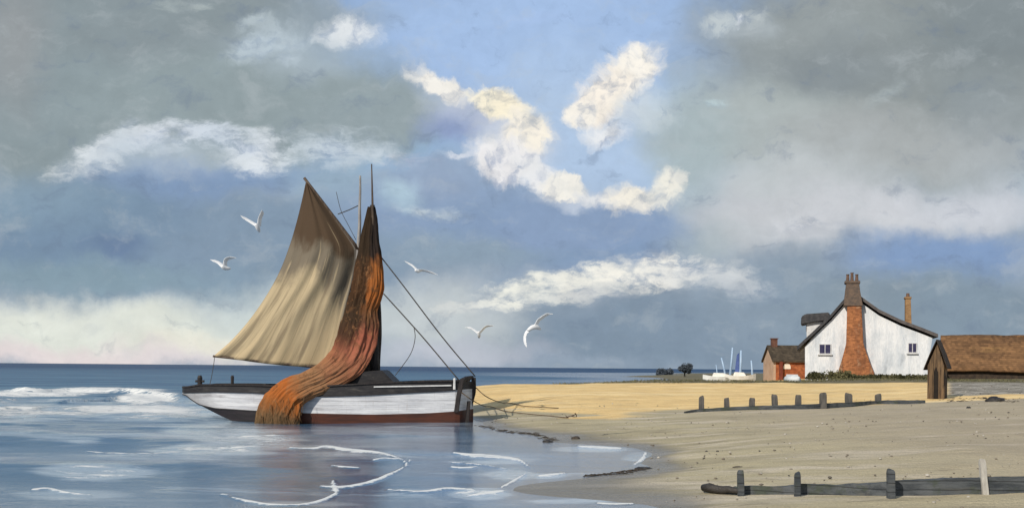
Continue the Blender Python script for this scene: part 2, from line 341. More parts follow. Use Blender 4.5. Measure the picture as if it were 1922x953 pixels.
# ------------------------------------------------------------------ mesh helpers
def tag(o, label=None, cat=None, group=None, kind=None):
    if label: o["label"] = label
    if cat: o["category"] = cat
    if group: o["group"] = group
    if kind: o["kind"] = kind
    return o
def empty(name, loc, yaw=0.0):
    o = bpy.data.objects.new(name, None); COL.objects.link(o)
    o.location = tuple(loc); o.rotation_euler = (0, 0, yaw); o.empty_display_size = .3
    return o
class MB:
    def __init__(s): s.v, s.f = [], []
    def add(s, vs_, fs):
        k = len(s.v); s.v += [tuple(map(float, p)) for p in vs_]
        s.f += [tuple(k + i for i in f) for f in fs]
    def box(s, a, b):
        (x0, y0, z0), (x1, y1, z1) = a, b
        s.add([(x0, y0, z0), (x1, y0, z0), (x1, y1, z0), (x0, y1, z0), (x0, y0, z1), (x1, y0, z1), (x1, y1, z1), (x0, y1, z1)],
              [(0, 3, 2, 1), (4, 5, 6, 7), (0, 1, 5, 4), (1, 2, 6, 5), (2, 3, 7, 6), (3, 0, 4, 7)])
    def prism(s, poly, y0, y1):
        """polygon in (x, z) drawn out from y0 to y1"""
        n = len(poly)
        s.add([(x, y0, z) for x, z in poly] + [(x, y1, z) for x, z in poly],
              [tuple(range(n))[::-1], tuple(range(n, 2 * n))] + [(i, (i + 1) % n, n + (i + 1) % n, n + i) for i in range(n)])
    def tube(s, pts, rad, n=8, flat=None):
        pts = [np.array(p, float) for p in pts]
        if not hasattr(rad, "__len__"): rad = [rad] * len(pts)
        vs_, up = [], None
        for i, p in enumerate(pts):
            d = pts[min(i + 1, len(pts) - 1)] - pts[max(i - 1, 0)]
            d = d / (np.linalg.norm(d) + 1e-9)
            if up is None:
                up = np.array((0, 1, 0)) if abs(d[1]) < .8 else np.array((1, 0, 0))
            a = np.cross(d, up); a /= np.linalg.norm(a) + 1e-9
            up = np.cross(a, d)
            for k in range(n):
                t = 2 * math.pi * k / n
                vs_.append(p + (a * math.cos(t) + up * math.sin(t)) * rad[i])
        fs = [(i * n + k, i * n + (k + 1) % n, (i + 1) * n + (k + 1) % n, (i + 1) * n + k) for i in range(len(pts) - 1) for k in range(n)]
        fs += [tuple(range(n))[::-1], tuple((len(pts) - 1) * n + k for k in range(n))]
        s.add(vs_, fs)
    def loft(s, rings, cap=True, closed=True):
        n = len(rings[0]); vs_ = [p for r in rings for p in r]
        m = n if closed else n - 1
        fs = [(i * n + k, i * n + (k + 1) % n, (i + 1) * n + (k + 1) % n, (i + 1) * n + k) for i in range(len(rings) - 1) for k in range(m)]
        if cap: fs += [tuple(range(n))[::-1], tuple((len(rings) - 1) * n + k for k in range(n))]
        s.add(vs_, fs)
    def build(s, name, mat, parent=None, smooth=False, bevel=0.0, jitter=0.0, subdiv=0):
        me = bpy.data.meshes.new(name)
        me.from_pydata(s.v, [], s.f)
        bm = bmesh.new(); bm.from_mesh(me)
        bmesh.ops.recalc_face_normals(bm, faces=bm.faces)
        if bevel: bmesh.ops.bevel(bm, geom=bm.edges[:], offset=bevel, segments=2, affect="EDGES", clamp_overlap=True)
        if subdiv: bmesh.ops.subdivide_edges(bm, edges=bm.edges[:], cuts=subdiv, use_grid_fill=True)
        if jitter:
            for v in bm.verts:
                v.co += Vector(mnoise.noise_vector(v.co * 3.1)) * jitter
        bm.to_mesh(me); bm.free()
        me.materials.append(mat)
        if smooth: me.shade_smooth()
        o = bpy.data.objects.new(name, me); COL.objects.link(o)
        if parent is not None: o.parent = parent
        return o
def smooth_curve(pts, n=8):
    """Catmull-Rom through points of any dimension"""
    p = np.array(pts, float); p = np.vstack((2 * p[0] - p[1], p, 2 * p[-1] - p[-2]))
    out = []
    for i in range(1, len(p) - 2):
        for k in range(n):
            t = k / n
            out.append(.5 * (2 * p[i] + (p[i + 1] - p[i - 1]) * t + (2 * p[i - 1] - 5 * p[i] + 4 * p[i + 1] - p[i + 2]) * t * t + (3 * p[i] - p[i - 1] - 3 * p[i + 1] + p[i + 2]) * t ** 3))
    out.append(p[-2])
    return np.array(out)
def fbm(x, y, sc_=1.0, oct_=4, seed=0.0):
    return mnoise.fractal(Vector((x * sc_ + seed, y * sc_ - seed, seed)), 1.0, 2.0, oct_)
def vfbm(X, Y, sc_, oct_=4, seed=0.0):
    out = np.empty(X.size)
    xf, yf = X.ravel() * sc_, Y.ravel() * sc_
    for i in range(X.size):
        out[i] = mnoise.fractal((xf[i] + seed, yf[i] - seed, seed), 1.0, 2.0, oct_)
    return out.reshape(X.shape)

# ------------------------------------------------------------------ terrain
CTRL = []
def c_px(px, py, z): 
    g = G(px, py, z); CTRL.append((g[0], g[1], z))
for px, py in [(903, 797), (960, 811), (1035, 829), (1110, 834), (1190, 840), (1232, 856), (1226, 876), (1130, 892), (1040, 902), (975, 909),
               (955, 917), (1060, 932), (1170, 941), (1270, 958)]:
    c_px(px, py, 0.0)
for px, py, z in [(870, 840, -.15), (960, 850, -.12), (1080, 858, -.06), (1160, 862, -.04), (900, 890, -.15), (780, 840, -.3), (700, 900, -.4), (450, 900, -.6), (200, 850, -.8), (50, 930, -.6), (860, 940, -.12), (960, 946, -.06), (1080, 950, -.03), (940, 985, -.12), (700, 980, -.4), (500, 800, -.6), (200, 790, -.8),
                  (700, 800, -.4), (830, 800, -.15), (560, 770, -.6), (1140, 980, -.02),
                  (1080, 912, .03), (1160, 915, .05), (1300, 850, .14), (1300, 895, .11), (1330, 918, .10), (1400, 950, .13), (1500, 910, .15), (1500, 860, .25), (1700, 906, .20), (1900, 903, .235), (1900, 960, .2), (1960, 850, .42), (1750, 850, .36),
                  (1120, 812, .07), (1250, 815, .14), (1400, 815, .27), (1600, 815, .42), (1850, 800, .58),
                  (920, 780, .10), (1000, 792, .12), (1100, 790, .17), (1000, 760, .40), (900, 760, .30), (1000, 738, .72), (900, 738, .62), (1000, 724, .95), (900, 724, .84), (840, 735, .5), (1150, 724, .98), (1150, 760, .45),
                  (1317, 773, .38), (1400, 771, .44), (1500, 767, .52), (1648, 760, .62), (1755, 754, .74), (1900, 756, .80), (1317, 757, .52), (1500, 748, .72), (1648, 742, .82), (1317, 735, .80), (1500, 730, .98),
                  (1200, 716, 1.10), (1400, 716.5, 1.14), (1500, 716, 1.22), (1600, 711, 1.38), (1750, 712, 1.38), (1830, 715, 1.34), (1900, 714, 1.36), (1980, 714, 1.38), (1850, 735, 1.03), (1050, 721, 1.0)]:
    c_px(px, py, z)
for x, y, z in [(-8, 52, -.5), (-6, 64, -.6), (-3, 70, -.8), (4, 74, -.8), (10, 84, -.8), (0, 90, -2), (16, 110, -.5), (12, 140, -1), (-20, 60, -1.5), (-20, 100, -2), (20, 150, .1), (0, 200, -3), (28, 200, .1), (20, 300, -1),
                (30, 100, 1.2), (24, 96, 1.06), (45, 100, 1.4), (60, 90, 1.5), (27, 130, .38), (32, 150, .5), (60, 150, 1.2), (48, 250, .6), (35, 250, .5), (90, 250, 1), (60, 400, .2), (40, 400, -.5), (150, 400, 1), (60, 20, .8), (25, 10, .4), (8, 8, .1), (0, 8, -.1), (-20, 8, -.5), (-60, 30, -1.5), (-60, 100, -3), (-100, 400, -4), (0, 600, -4), (100, 700, -2)]:
    CTRL.append((x, y, z))
def warpc(x, y):
    return np.stack((6 * x / (y + 12), 6 * np.log(y + 12)), -1)
_c = np.array(CTRL)
_cw = warpc(_c[:, 0], _c[:, 1])
_K = np.sqrt(((_cw[:, None] - _cw[None]) ** 2).sum(-1) + .02) 
_n = len(_c)
_A = np.zeros((_n + 1, _n + 1)); _A[:_n, :_n] = _K - np.eye(_n) * .02; _A[:_n, _n] = 1; _A[_n, :_n] = 1
_w = np.linalg.solve(_A, np.append(_c[:, 2], 0))
def ground(x, y):
    x, y = np.asarray(x, float), np.asarray(y, float)
    q = warpc(x, np.maximum(y, 3))
    k = np.sqrt(((q[..., None, :] - _cw) ** 2).sum(-1) + .02)
    return k @ _w[:_n] + _w[_n]
def gz(x, y): return float(ground(x, y))

def grid_object(name, ys, ss_, off, mat, zfun, attrs=None):
    S, Yg = np.meshgrid(ss_, ys)
    X = S * (Yg + off)
    Z, at = zfun(X, Yg)
    ny, nx = X.shape
    me = bpy.data.meshes.new(name)
    co = np.stack((X, Yg, Z), -1).reshape(-1, 3)
    i = np.arange(ny * nx).reshape(ny, nx)
    fc = np.stack((i[:-1, :-1], i[:-1, 1:], i[1:, 1:], i[1:, :-1]), -1).reshape(-1, 4)
    me.vertices.add(len(co)); me.vertices.foreach_set("co", co.ravel())
    me.loops.add(fc.size); me.loops.foreach_set("vertex_index", fc.ravel().astype(np.int32))
    me.polygons.add(len(fc)); me.polygons.foreach_set("loop_start", np.arange(0, fc.size, 4, dtype=np.int32))
    me.update(); me.validate()
    for k, v in at.items():
        a = me.attributes.new(k, "FLOAT", "POINT"); a.data.foreach_set("value", v.ravel().astype(np.float32))
    me.shade_smooth(); me.materials.append(mat)
    o = bpy.data.objects.new(name, me); COL.objects.link(o)
    return o
def sstep(a, b, x):
    t = np.clip((x - a) / (b - a), 0, 1); return t * t * (3 - 2 * t)
def project(X, Y, Z):
    wx, wz = X / Y, (Z - H) / Y
    xc, yc = wx * cr + wz * sr, -wx * sr + wz * cr
    return CX + xc * F, CY - yc * F

def sand_z(X, Y):
    z = ground(X, Y)
    n = vfbm(X, Y * 1.3, .35, 4, 3.3); n2 = vfbm(X * .6, Y * 2.0, 1.6, 3, 8.1)
    land = sstep(-.1, .35, z)
    z = z + land * (n * .05 + n2 * .018)
    # zones: sunlight on the spit painted as yellow sand, turf on the crest, pebbles by the hut
    sunlit = sstep(.16, .34, z + n * .10) * sstep(33, 38, Y - .05 * X + n * 3) * sstep(27, 17, X - .16 * (Y - 38) + n * 2)
    # seaward of the middle groyne cloud shade is painted in as duller sand
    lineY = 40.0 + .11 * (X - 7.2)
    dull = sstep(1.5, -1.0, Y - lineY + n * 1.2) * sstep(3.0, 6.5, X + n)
    sunlit = sunlit * (1 - dull)
    turf = sstep(1.02, 1.2, z + n * .08) * sstep(58, 62, Y)
    turf = np.maximum(turf, sstep(90, 110, Y))
    peb = sstep(17.5, 19, X - .0 * Y) * sstep(43.5, 46, Y) * sstep(66, 60, Y) * sstep(16.8, 18.4, X * 43 / Y)
    return z, {"sunlit": sunlit, "turf": turf, "pebble": peb, "height": z}
m, t, b = new_mat("beach_sand")
co = t.n("ShaderNodeTexCoord").outputs["Object"]
st = t.scalev(co, .35, 1.0, 1)
n1 = t.noise(st, .55, 6, .6)["Fac"]; n2 = t.noise(st, 2.2, 6, .65)["Fac"]; n3 = t.noise(co, 26, 5, .7)["Fac"]; n4 = t.noise(t.scalev(co, .2, 1.0, 1), .9, 6, .65)["Fac"]
shaded = t.mix(t.ss(n1, .38, .62), (.50, .435, .28), (.385, .335, .22))  # cloud shadow over the foreground, painted in as greyer sand colour
shaded = t.mix(t.ss(n4, .49, .63, 0, .9), shaded, (.62, .545, .42))
shaded = t.mix(t.ss(n2, .56, .70, 0, .6), shaded, (.19, .16, .105))
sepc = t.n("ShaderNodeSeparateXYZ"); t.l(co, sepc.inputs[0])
shaded = t.mix(t.ss(sepc.outputs[0], 3.5, 11, 0, .5), shaded, (.44, .365, .28))
sunlitc = t.mix(t.ss(n2, .35, .65), (.90, .65, .30), (.72, .50, .225))  # sunlit band, its light put into a brighter yellow sand colour
sunlitc = t.mix(t.ss(n4, .50, .64, 0, .6), sunlitc, (.95, .76, .43))
sunlitc = t.mix(t.ss(n1, .55, .68, 0, .5), sunlitc, (.50, .36, .18))  # darker blotches: streaks, and undulation shadows painted in
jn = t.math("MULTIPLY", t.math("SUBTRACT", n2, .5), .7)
f = t.ss(t.math("ADD", t.attr("sunlit")["Fac"], jn), .25, .75)
c = t.mix(f, shaded, sunlitc)
pebc = t.mix(t.ss(t.noise(t.scalev(co, .5, 1, 1), 2.2, 8, .8)["Fac"], .45, .57), (.20, .18, .145), (.50, .465, .40))
pebc = t.mix(t.ss(t.noise(co, 14, 4, .8)["Fac"], .50, .62, 0, .7), pebc, (.13, .115, .09))
c = t.mix(t.ss(t.math("ADD", t.attr("pebble")["Fac"], jn), .3, .7), c, pebc)
turfc = t.mix(t.ss(n2, .4, .62), (.125, .115, .065), (.21, .18, .115))
c = t.mix(t.ss(t.math("ADD", t.attr("turf")["Fac"], jn), .35, .65), c, turfc)
hgt = t.attr("height")["Fac"]
wet = t.ss(t.math("ADD", hgt, t.math("MULTIPLY", t.math("SUBTRACT", n1, .5), .12)), .02, .10, 1, 0)
c = t.mix(t.math("MULTIPLY", wet, .7), c, (.115, .105, .095))
c = t.vmath("SCALE", c, scale=t.math("ADD", t.math("MULTIPLY", n3, 1.1), .45))
t.l(c, b.inputs["Base Color"])
t.l(t.math("SUBTRACT", .92, t.math("MULTIPLY", wet, .66)), b.inputs["Roughness"])
b.inputs["Specular IOR Level"].default_value = .4
rip = t.noise(t.scalev(co, .6, 2.2, 1), 3.0, 4, .6)["Fac"]
speck = t.noise(co, 9, 3, .8)["Fac"]
bump(t, b, t.math("ADD", t.math("ADD", t.math("MULTIPLY", n3, .45), rip), t.math("MULTIPLY", speck, .6)), .8, .06)
M["sand"] = m
ys = np.concatenate((np.geomspace(7.5, 110, 300), np.geomspace(113, 900, 60)))
ss_ = np.concatenate((np.linspace(-1.6, -.35, 40)[:-1], np.linspace(-.35, .75, 260), np.linspace(.75, 2.6, 40)[1:]))
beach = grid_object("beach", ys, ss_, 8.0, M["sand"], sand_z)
tag(beach, kind="structure")

# ------------------------------------------------------------------ sea
CRESTS = [  # breaking wave: crest line in the photo, height, length of its back
    (smooth_curve([(-260, 735), (0, 726), (60, 731), (150, 729), (240, 732), (320, 737), (365, 748)], 10), .36, 2.6),
    (smooth_curve([(-200, 752), (60, 744), (130, 748), (230, 742), (330, 755)], 10), .20, 2.0),
    (smooth_curve([(-200, 762), (60, 757), (150, 761), (260, 758), (340, 764)], 10), .14, 1.6), (smooth_curve([(-260, 812), (40, 800), (180, 806), (300, 800), (380, 808)], 10), .09, 1.8),
    (smooth_curve([(-200, 781), (0, 771), (120, 775), (260, 771), (360, 780)], 10), .12, 2.2)]
FOAM_AREAS = [  # photo ellipses turned into patches on the water: px, py, rx, ry, coverage
    (60, 738, 150, 9, .80), (190, 732, 160, 8, .85), (275, 748, 80, 16, .85), (255, 768, 180, 12, .85), (80, 775, 170, 9, .75), (120, 757, 170, 11, .40), (330, 778, 80, 12, .7), (400, 806, 110, 20, .55),
    (372, 752, 40, 8, .35), (400, 842, 130, 14, .66), (470, 822, 120, 14, .66), (510, 836, 70, 10, .6), (180, 886, 120, 14, .62), (130, 925, 120, 12, .45), (25, 770, 130, 12, .7), (300, 858, 160, 12, .34),
    (640, 838, 130, 10, .36), (660, 860, 120, 14, .25), (960, 890, 50, 16, .55), (900, 925, 70, 12, .6), (920, 862, 90, 10, .4), (1110, 842, 80, 7, .55), (1195, 858, 34, 10, .5), (1010, 893, 60, 6, .5), (1080, 940, 90, 6, .5), (560, 946, 120, 10, .45), (760, 930, 90, 10, .3), (760, 795, 120, 8, .3)]
STREAKS = [  # photo polylines with half thickness in photo pixels
    [(545, 842, .8), (590, 844, 2), (615, 841, 4.5), (650, 848, 4), (690, 851, 3), (730, 856, 2), (757, 866, 1.2), (766, 874, .8)],
    [(772, 862, .7), (757, 878, 1.5), (735, 890, 2.5), (700, 902, 3), (660, 909, 2.6), (632, 911, 3.2), (600, 909, .8)],
    [(624, 900, 2), (628, 912, 6), (632, 920, 3), (612, 932, 3.5), (590, 941, 4), (560, 948, 3)],
    [(437, 931, 2), (470, 939, 4), (505, 946, 3.5), (560, 947, 2), (600, 938, 2.4)], [(415, 923, 1), (428, 926, 2)],
    [(852, 852, 1.2), (880, 855, 3), (920, 857, 3.4), (965, 861, 3), (980, 866, 2), (992, 876, 1.4)], [(620, 876, .8), (650, 879, 2), (675, 880, 1)],
    [(700, 866, 1), (720, 863, 2), (750, 863, 1)], [(845, 876, 1), (870, 878, 2.4), (895, 876, 1)], [(730, 916, .8), (790, 920, 2), (840, 916, 2.4), (890, 918, 1)],
    [(885, 928, 1.5), (920, 924, 3.5), (945, 921, 2)], [(60, 918, 1.5), (90, 916, 3), (130, 924, 2), (170, 928, 1)], [(985, 890, 1), (960, 905, 2.5), (940, 915, 1.5)],
    [(1010, 893, 1), (1035, 891, 3), (1060, 888, 1)], [(1085, 837, 1), (1115, 839, 3), (1160, 841, 2), (1165, 842, .8)], [(1190, 872, 1), (1205, 862, 3), (1212, 850, 2)],
    [(1120, 944, 1), (1150, 946, 3), (1190, 945, 1)], [(150, 843, 1), (240, 850, 2), (340, 846, 1)], [(850, 868, .6), (900, 872, 1.2), (950, 880, .6)]]
def streak_field(px, py):
    out = np.zeros_like(px)
    for s_ in STREAKS:
        cv = smooth_curve(s_, 24)
        a0, a1 = cv[:, 0].min() - 14, cv[:, 0].max() + 14; c0, c1 = cv[:, 1].min() - 12, cv[:, 1].max() + 12
        ii = np.nonzero((px > a0) & (px < a1) & (py > c0) & (py < c1))
        if len(ii[0]) == 0: continue
        qx, qy = px[ii][:, None], py[ii][:, None]
        w = np.maximum(cv[:, 2], .9)[None] * .85
        d = np.sqrt(((qx - cv[:, 0][None]) / 1.6) ** 2 + (qy - cv[:, 1][None]) ** 2) / w
        out[ii] = np.maximum(out[ii], sstep(1.6, .2, d.min(1)))
    return out
def sea_z(X, Y):
    n = vfbm(X * .6, Y, .28, 4, 1.7)
    z = .035 * np.sin(Y * 1.1 + .35 * X + 2 * n) + .03 * np.sin(Y * .55 - .2 * X + 1.3) + .05 * n
    fade = np.clip(-ground(X, Y) / .5, .05, 1) * sstep(250, 60, Y)
    z = z * fade * .8
    foam = np.zeros_like(X)
    px, py = project(X, Y, 0 * X)
    for cv, hh, w in CRESTS:
        g = np.array([G(a, c, .2)[:2] for a, c in cv])
        ord_ = np.argsort(g[:, 0]); yc_ = np.interp(X, g[ord_, 0], g[ord_, 1])
        end = sstep(g[ord_[0], 0], g[ord_[0], 0] + 3, X) * sstep(g[ord_[-1], 0] + .8, g[ord_[-1], 0] - 4, X)
        var = .65 + .5 * vfbm(X, X * 0, .35, 3, hh * 10)
        d = Y - yc_ - .8 * n
        prof = np.where(d > 0, np.exp(-(d / w) ** 2), np.exp(-(d / (w * .42)) ** 2))
        z = z + hh * np.clip(var, .15, 1.2) * prof * end
        foam = np.maximum(foam, np.exp(-((d + .5) / 1.0) ** 2) * end * np.clip(var * 1.3 - .2, .1, 1) * .85)
    for a, c, rx, ry, cov in FOAM_AREAS:
        q = ((px - a) / rx) ** 2 + ((py - c) / ry) ** 2
        foam = np.maximum(foam, cov * sstep(1.5, .1, q))
    foam = np.maximum(foam, .50 * sstep(.45, .8, -ground(X, Y)) * sstep(26, 38, Y) * sstep(66, 58, Y) * sstep(-5, -9, X) * (.6 + n))
    dep = np.clip(-ground(X, Y), -1, 5)
    stk_ = streak_field(px, py)
    z = z + .02 * stk_
    return z, {"foam": foam, "depth": dep, "streak": stk_}
m, t, b = new_mat("sea_water")
co = t.n("ShaderNodeTexCoord").outputs["Object"]
a1 = t.noise(t.scalev(co, .45, 1.0, 1), 1.1, 5, .6, .6)["Fac"]
a2 = t.noise(t.scalev(co, .45, 1.0, 1), 7.0, 6, .65, .4)["Fac"]
a3 = t.noise(t.scalev(co, .25, 1.0, 1), .16, 5, .6)["Fac"]
dep = t.attr("depth")["Fac"]
deep = t.mix(t.ss(a3, .35, .65), (.055, .135, .240), (.105, .20, .32))
cam_y = t.n("ShaderNodeSeparateXYZ"); t.l(co, cam_y.inputs[0])
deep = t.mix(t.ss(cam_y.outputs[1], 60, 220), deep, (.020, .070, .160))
c = t.mix(t.ss(dep, .0, .14, .75, 0), deep, (.17, .165, .16))
fn = t.noise(t.scalev(co, .5, 1.0, 1), 2.1, 10, .76, .9)["Fac"]
fsum = t.math("ADD", t.math("MULTIPLY", t.attr("foam")["Fac"], .62), fn)
aer = t.noise(t.scalev(co, .35, 1.0, 1), .8, 8, .68, .6)["Fac"]
aer = t.ss(t.math("ADD", t.math("MULTIPLY", t.attr("foam")["Fac"], .42), aer), .53, .76, 0, .65)
c = t.mix(t.ss(t.attr("foam")["Fac"], .15, .8, 0, .55), c, (.14, .29, .40))
c = t.mix(aer, c, (.58, .67, .75))
fm = t.ss(fsum, .885, .975)
sn = t.noise(t.scalev(co, .6, 1.5, 1), 4.2, 9, .76, .8)["Fac"]
fm = t.math("MAXIMUM", fm, t.ss(t.math("ADD", t.attr("streak")["Fac"], t.math("MULTIPLY", t.math("SUBTRACT", sn, .5), 2.9)), .50, .80))
c = t.mix(fm, c, (.80, .81, .80))
t.l(c, b.inputs["Base Color"])
t.l(t.math("ADD", t.math("MULTIPLY", fm, .6), .10), b.inputs["Roughness"])
b.inputs["IOR"].default_value = 1.6
hsum = t.math("ADD", t.math("ADD", t.math("MULTIPLY", a1, 1.0), t.math("MULTIPLY", a2, .5)), t.math("MULTIPLY", fm, .6))
bn = bump(t, b, hsum, .75, .16)
t.l(t.ss(dep, .32, .95, .12, .75), bn.inputs["Strength"])
t.l(t.ss(cam_y.outputs[1], 50, 160, .5, .14), b.inputs["Specular IOR Level"])
df = t.n("ShaderNodeBsdfDiffuse")
t.l(t.mix(t.ss(a3, .40, .62), (.030, .085, .175), (.060, .150, .260)), df.inputs[0])
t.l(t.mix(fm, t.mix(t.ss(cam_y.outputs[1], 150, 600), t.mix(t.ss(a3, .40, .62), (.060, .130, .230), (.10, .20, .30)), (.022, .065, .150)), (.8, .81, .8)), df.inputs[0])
ms = t.n("ShaderNodeMixShader"); t.l(t.ss(dep, .7, 2.2, .0, .82), ms.inputs[0]); t.l(b.outputs[0], ms.inputs[1]); t.l(df.outputs[0], ms.inputs[2])
t.l(ms.outputs[0], [n_ for n_ in t.t.nodes if n_.type == "OUTPUT_MATERIAL"][0].inputs[0])
M["water"] = m
ys = np.concatenate((np.geomspace(10, 75, 460), np.geomspace(76, 25000, 120)))
ss_ = np.concatenate((np.linspace(-2.6, -.75, 40)[:-1], np.linspace(-.75, .3, 640), np.linspace(.3, 2.6, 40)[1:]))
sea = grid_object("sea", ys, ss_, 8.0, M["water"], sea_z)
tag(sea, kind="structure")

# ------------------------------------------------------------------ sailing boat
bow = G(868, 793, 0.0)
YAW = R(-4)
BF = Frame((0, 0, 0), YAW)
mid = bow - BF.ex * 4.35 + BF.ey * .95
BF = Frame((mid[0], mid[1], 0.0), YAW)
boat = empty("sailing_boat", BF.o, YAW)
tag(boat, "old wooden sailing boat with white hull and tan sails at the water's edge", "sailing boat")
PL = BF.pl
xs_st = [-5.42, -5.36, -5.2, -4.9, -4.4, -3.6, -2.6, -1.4, 0, 1.4, 2.6, 3.6, 4.12, 4.26, 4.56, 4.62]
hb_st = [.02, .22, .46, .68, .88, 1.05, 1.18, 1.26, 1.30, 1.28, 1.20, 1.06, .96, .90, .10, .03]
stern_x = PL(343, 740)[0]
xs_d = np.array(sorted(set(np.round(np.concatenate((np.linspace(-5.42, -4.4, 14), np.linspace(-4.4, 4.12, 40), [4.18, 4.26, 4.34, 4.42, 4.50, 4.56, 4.62])), 3))))
xs_d = np.interp(xs_d, [-5.42, 4.62], [stern_x, 4.62])
def hb(x): return float(np.interp(x, np.interp(xs_st, [-5.42, 4.62], [stern_x, 4.62]), hb_st))
def prof(pts):
    """height profile on the near side of the hull read off the photo outline"""
    a = np.array([PL(px, py, -1.1) for px, py in pts]); o = np.argsort(a[:, 0]); a = a[o]
    return lambda x: float(np.interp(x, a[:, 0], a[:, 2]))
sheer = prof([(330, 728), (345, 727), (370, 723), (440, 723), (520, 725), (600, 726), (700, 720), (780, 717), (850, 716), (900, 717)])
w1 = prof([(330, 737), (345, 736), (400, 734.5), (480, 736), (600, 743), (700, 740), (800, 734.5), (900, 729)])
w2 = prof([(330, 741), (339, 743), (348, 748.5), (367, 759), (398, 766), (450, 769), (520, 773), (600, 775), (700, 777), (800, 775), (850, 772), (900, 767)])
kb = prof([(330, 741.5), (339, 743.5), (348, 749), (367, 760), (405, 778), (440, 793), (445, 804), (470, 815), (850, 815), (900, 815)])
def section(fz0, fz1, k, flare0=1.0, flare1=1.0, out=0.0):
    rings = []
    for x in xs_d:
        z0, z1 = fz0(x), fz1(x); h_ = hb(x) + out
        ring = []
        for side in (-1, 1):
            col = []
            for i in range(k + 1):
                q = i / k
                zz = z1 + (z0 - z1) * q
                fl = flare1 + (flare0 - flare1) * q
                col.append((x, side * h_ * fl, zz))
            ring.append(col)
        rings.append(ring)
    mb = MB()
    for s_ in (0, 1):
        mb.loft([r_[s_] for r_ in rings], cap=False, closed=False)
    # close the narrow ends
    for e in (0, -1):
        mb.loft([rings[e][0], rings[e][1]], cap=False, closed=False)
    return mb
fl = {0: .97, 1: 1.0, 2: .985, 3: .80}
section(w1, sheer, 2, 1.0, .985, .02).build("bulwark", M["black_paint"], boat)
section(w2, w1, 5, .985, 1.0).build("planking", M["white_paint"], boat, smooth=False)
m, t, b = new_mat("bottom_paint")
co = t.n("ShaderNodeTexCoord").outputs["Object"]
sx = t.n("ShaderNodeSeparateXYZ"); t.l(co, sx.inputs[0])
nn = t.noise(t.scalev(co, .5, 1, 4), 2.5, 6, .65)["Fac"]
red = t.mix(t.ss(nn, .35, .65), (.105, .030, .014), (.060, .020, .012))
blk = t.mix(t.ss(nn, .35, .65), (.030, .022, .026), (.014, .012, .014))
c = t.mix(t.ss(t.math("ADD", sx.outputs[0], t.math("MULTIPLY", nn, 1.2)), -2.2, -.6), blk, red)
t.l(c, b.inputs["Base Color"]); b.inputs["Roughness"].default_value = .55
bump(t, b, nn, .4, .02)
M["bottom"] = m
bt = section(kb, w2, 4, .86, .987)
# bottom plate
ring = [[(x, -hb(x) * .86, kb(x)), (x, hb(x) * .86, kb(x))] for x in xs_d]
bt.loft(ring, cap=False, closed=False)
bt.build("hull_bottom", M["bottom"], boat)
dk = MB()
dk.loft([[(x, -hb(x) * .985, sheer(x) - .16), (x, hb(x) * .985, sheer(x) - .16)] for x in xs_d], cap=False, closed=False)
dk.build("deck", M["deck"], boat)
for sd in (-1, 1):
    cp = MB()
    cp.loft([[(x, sd * (hb(x) + .05), sheer(x)), (x, sd * (hb(x) + .05), sheer(x) + .05), (x, sd * max(hb(x) - .07, .0), sheer(x) + .05), (x, sd * max(hb(x) - .07, .0), sheer(x))] for x in xs_d[:-3]])
    cp.build("capping_rail", M["tar_wood"], boat)
# rubbing strake and white line along the fore part
rb = MB()
x_a, x_b = PL(702, 725, -1.3)[0], PL(846, 722, -1.2)[0]
xx = np.linspace(x_a, x_b, 14)
zr = lambda x: float(np.interp(x, [x_a, x_b], [PL(702, 725.5, -1.3)[2], PL(846, 723, -1.2)[2]]))
rb.loft([[(x, -hb(x) - .06, zr(x) - .022), (x, -hb(x) - .06, zr(x) + .022), (x, -hb(x) - .015, zr(x) + .022), (x, -hb(x) - .015, zr(x) - .022)] for x in xx])
rb.build("rubbing_strake", M["frame"], boat)
rk = MB()
xx = xs_d[2:-7]
for fz in (w1,):
    rk.loft([[(x, -hb(x) - .045, fz(x) - .025), (x, -hb(x) - .045, fz(x) + .02), (x, -hb(x) + .03, fz(x) + .02), (x, -hb(x) + .03, fz(x) - .025)] for x in xx])
xx = [x for x in xs_d[1:-7] if x < -1.0]
rk.loft([[(x, -hb(x) * .985 - .02, w2(x) - .018), (x, -hb(x) * .985 - .02, w2(x) + .018), (x, -hb(x) * .985 + .04, w2(x) + .018), (x, -hb(x) * .985 + .04, w2(x) - .018)] for x in xx])
rk.build("wale", M["black_paint"], boat)
# bow timbers: cant posts at both shoulders, stem, breast hook
for sd in (-1, 1):
    q = MB()
    top = PL(862, 712, -1.0); 
    x0 = 4.2
    zt, zb = sheer(x0) + .11, w2(x0) - .05
    q.loft([[(x0 + dx - .10 + lean, sd * (hb(x0) + .03) + dy * .05, z) for dx, dy in ((-.07, -1), (.09, -1), (.09, 1), (-.07, 1))] for z, lean in ((zb, .02), ((zb + zt) / 2, .10), (zt, .22))])
    q.build("bow_timber", M["tar_wood"], boat, bevel=.012)
q = MB()
a0, a1_, a2_, a3_ = PL(889, 708), PL(889, 735), PL(884, 757), PL(877, 806)
pts = smooth_curve([a0, a1_, a2_, a3_], 5)
q.loft([[(p[0] + dx * .075, dy * .07, p[2]) for dx, dy in ((-1, -1), (1, -1), (1, 1), (-1, 1))] for p in pts])
q.build("stem", M["tar_wood"], boat, bevel=.012)
q = MB()
fx, _, fz = PL(879, 752, -.62)
q.loft([[(fx + dx * .06 + ln, -.62 + dy * .05, z) for dx, dy in ((-1, -1), (1, -1), (1, 1), (-1, 1))] for z, ln in ((fz, .02), (.3, -.02), (-.35, -.05))])
q.build("forefoot", M["tar_wood"], boat, bevel=.01)
q = MB()
z0 = sheer(4.4)
arch = [(-.9, -.06), (-.75, .06), (-.4, .13), (0, .15), (.4, .13), (.75, .06), (.9, -.06)]
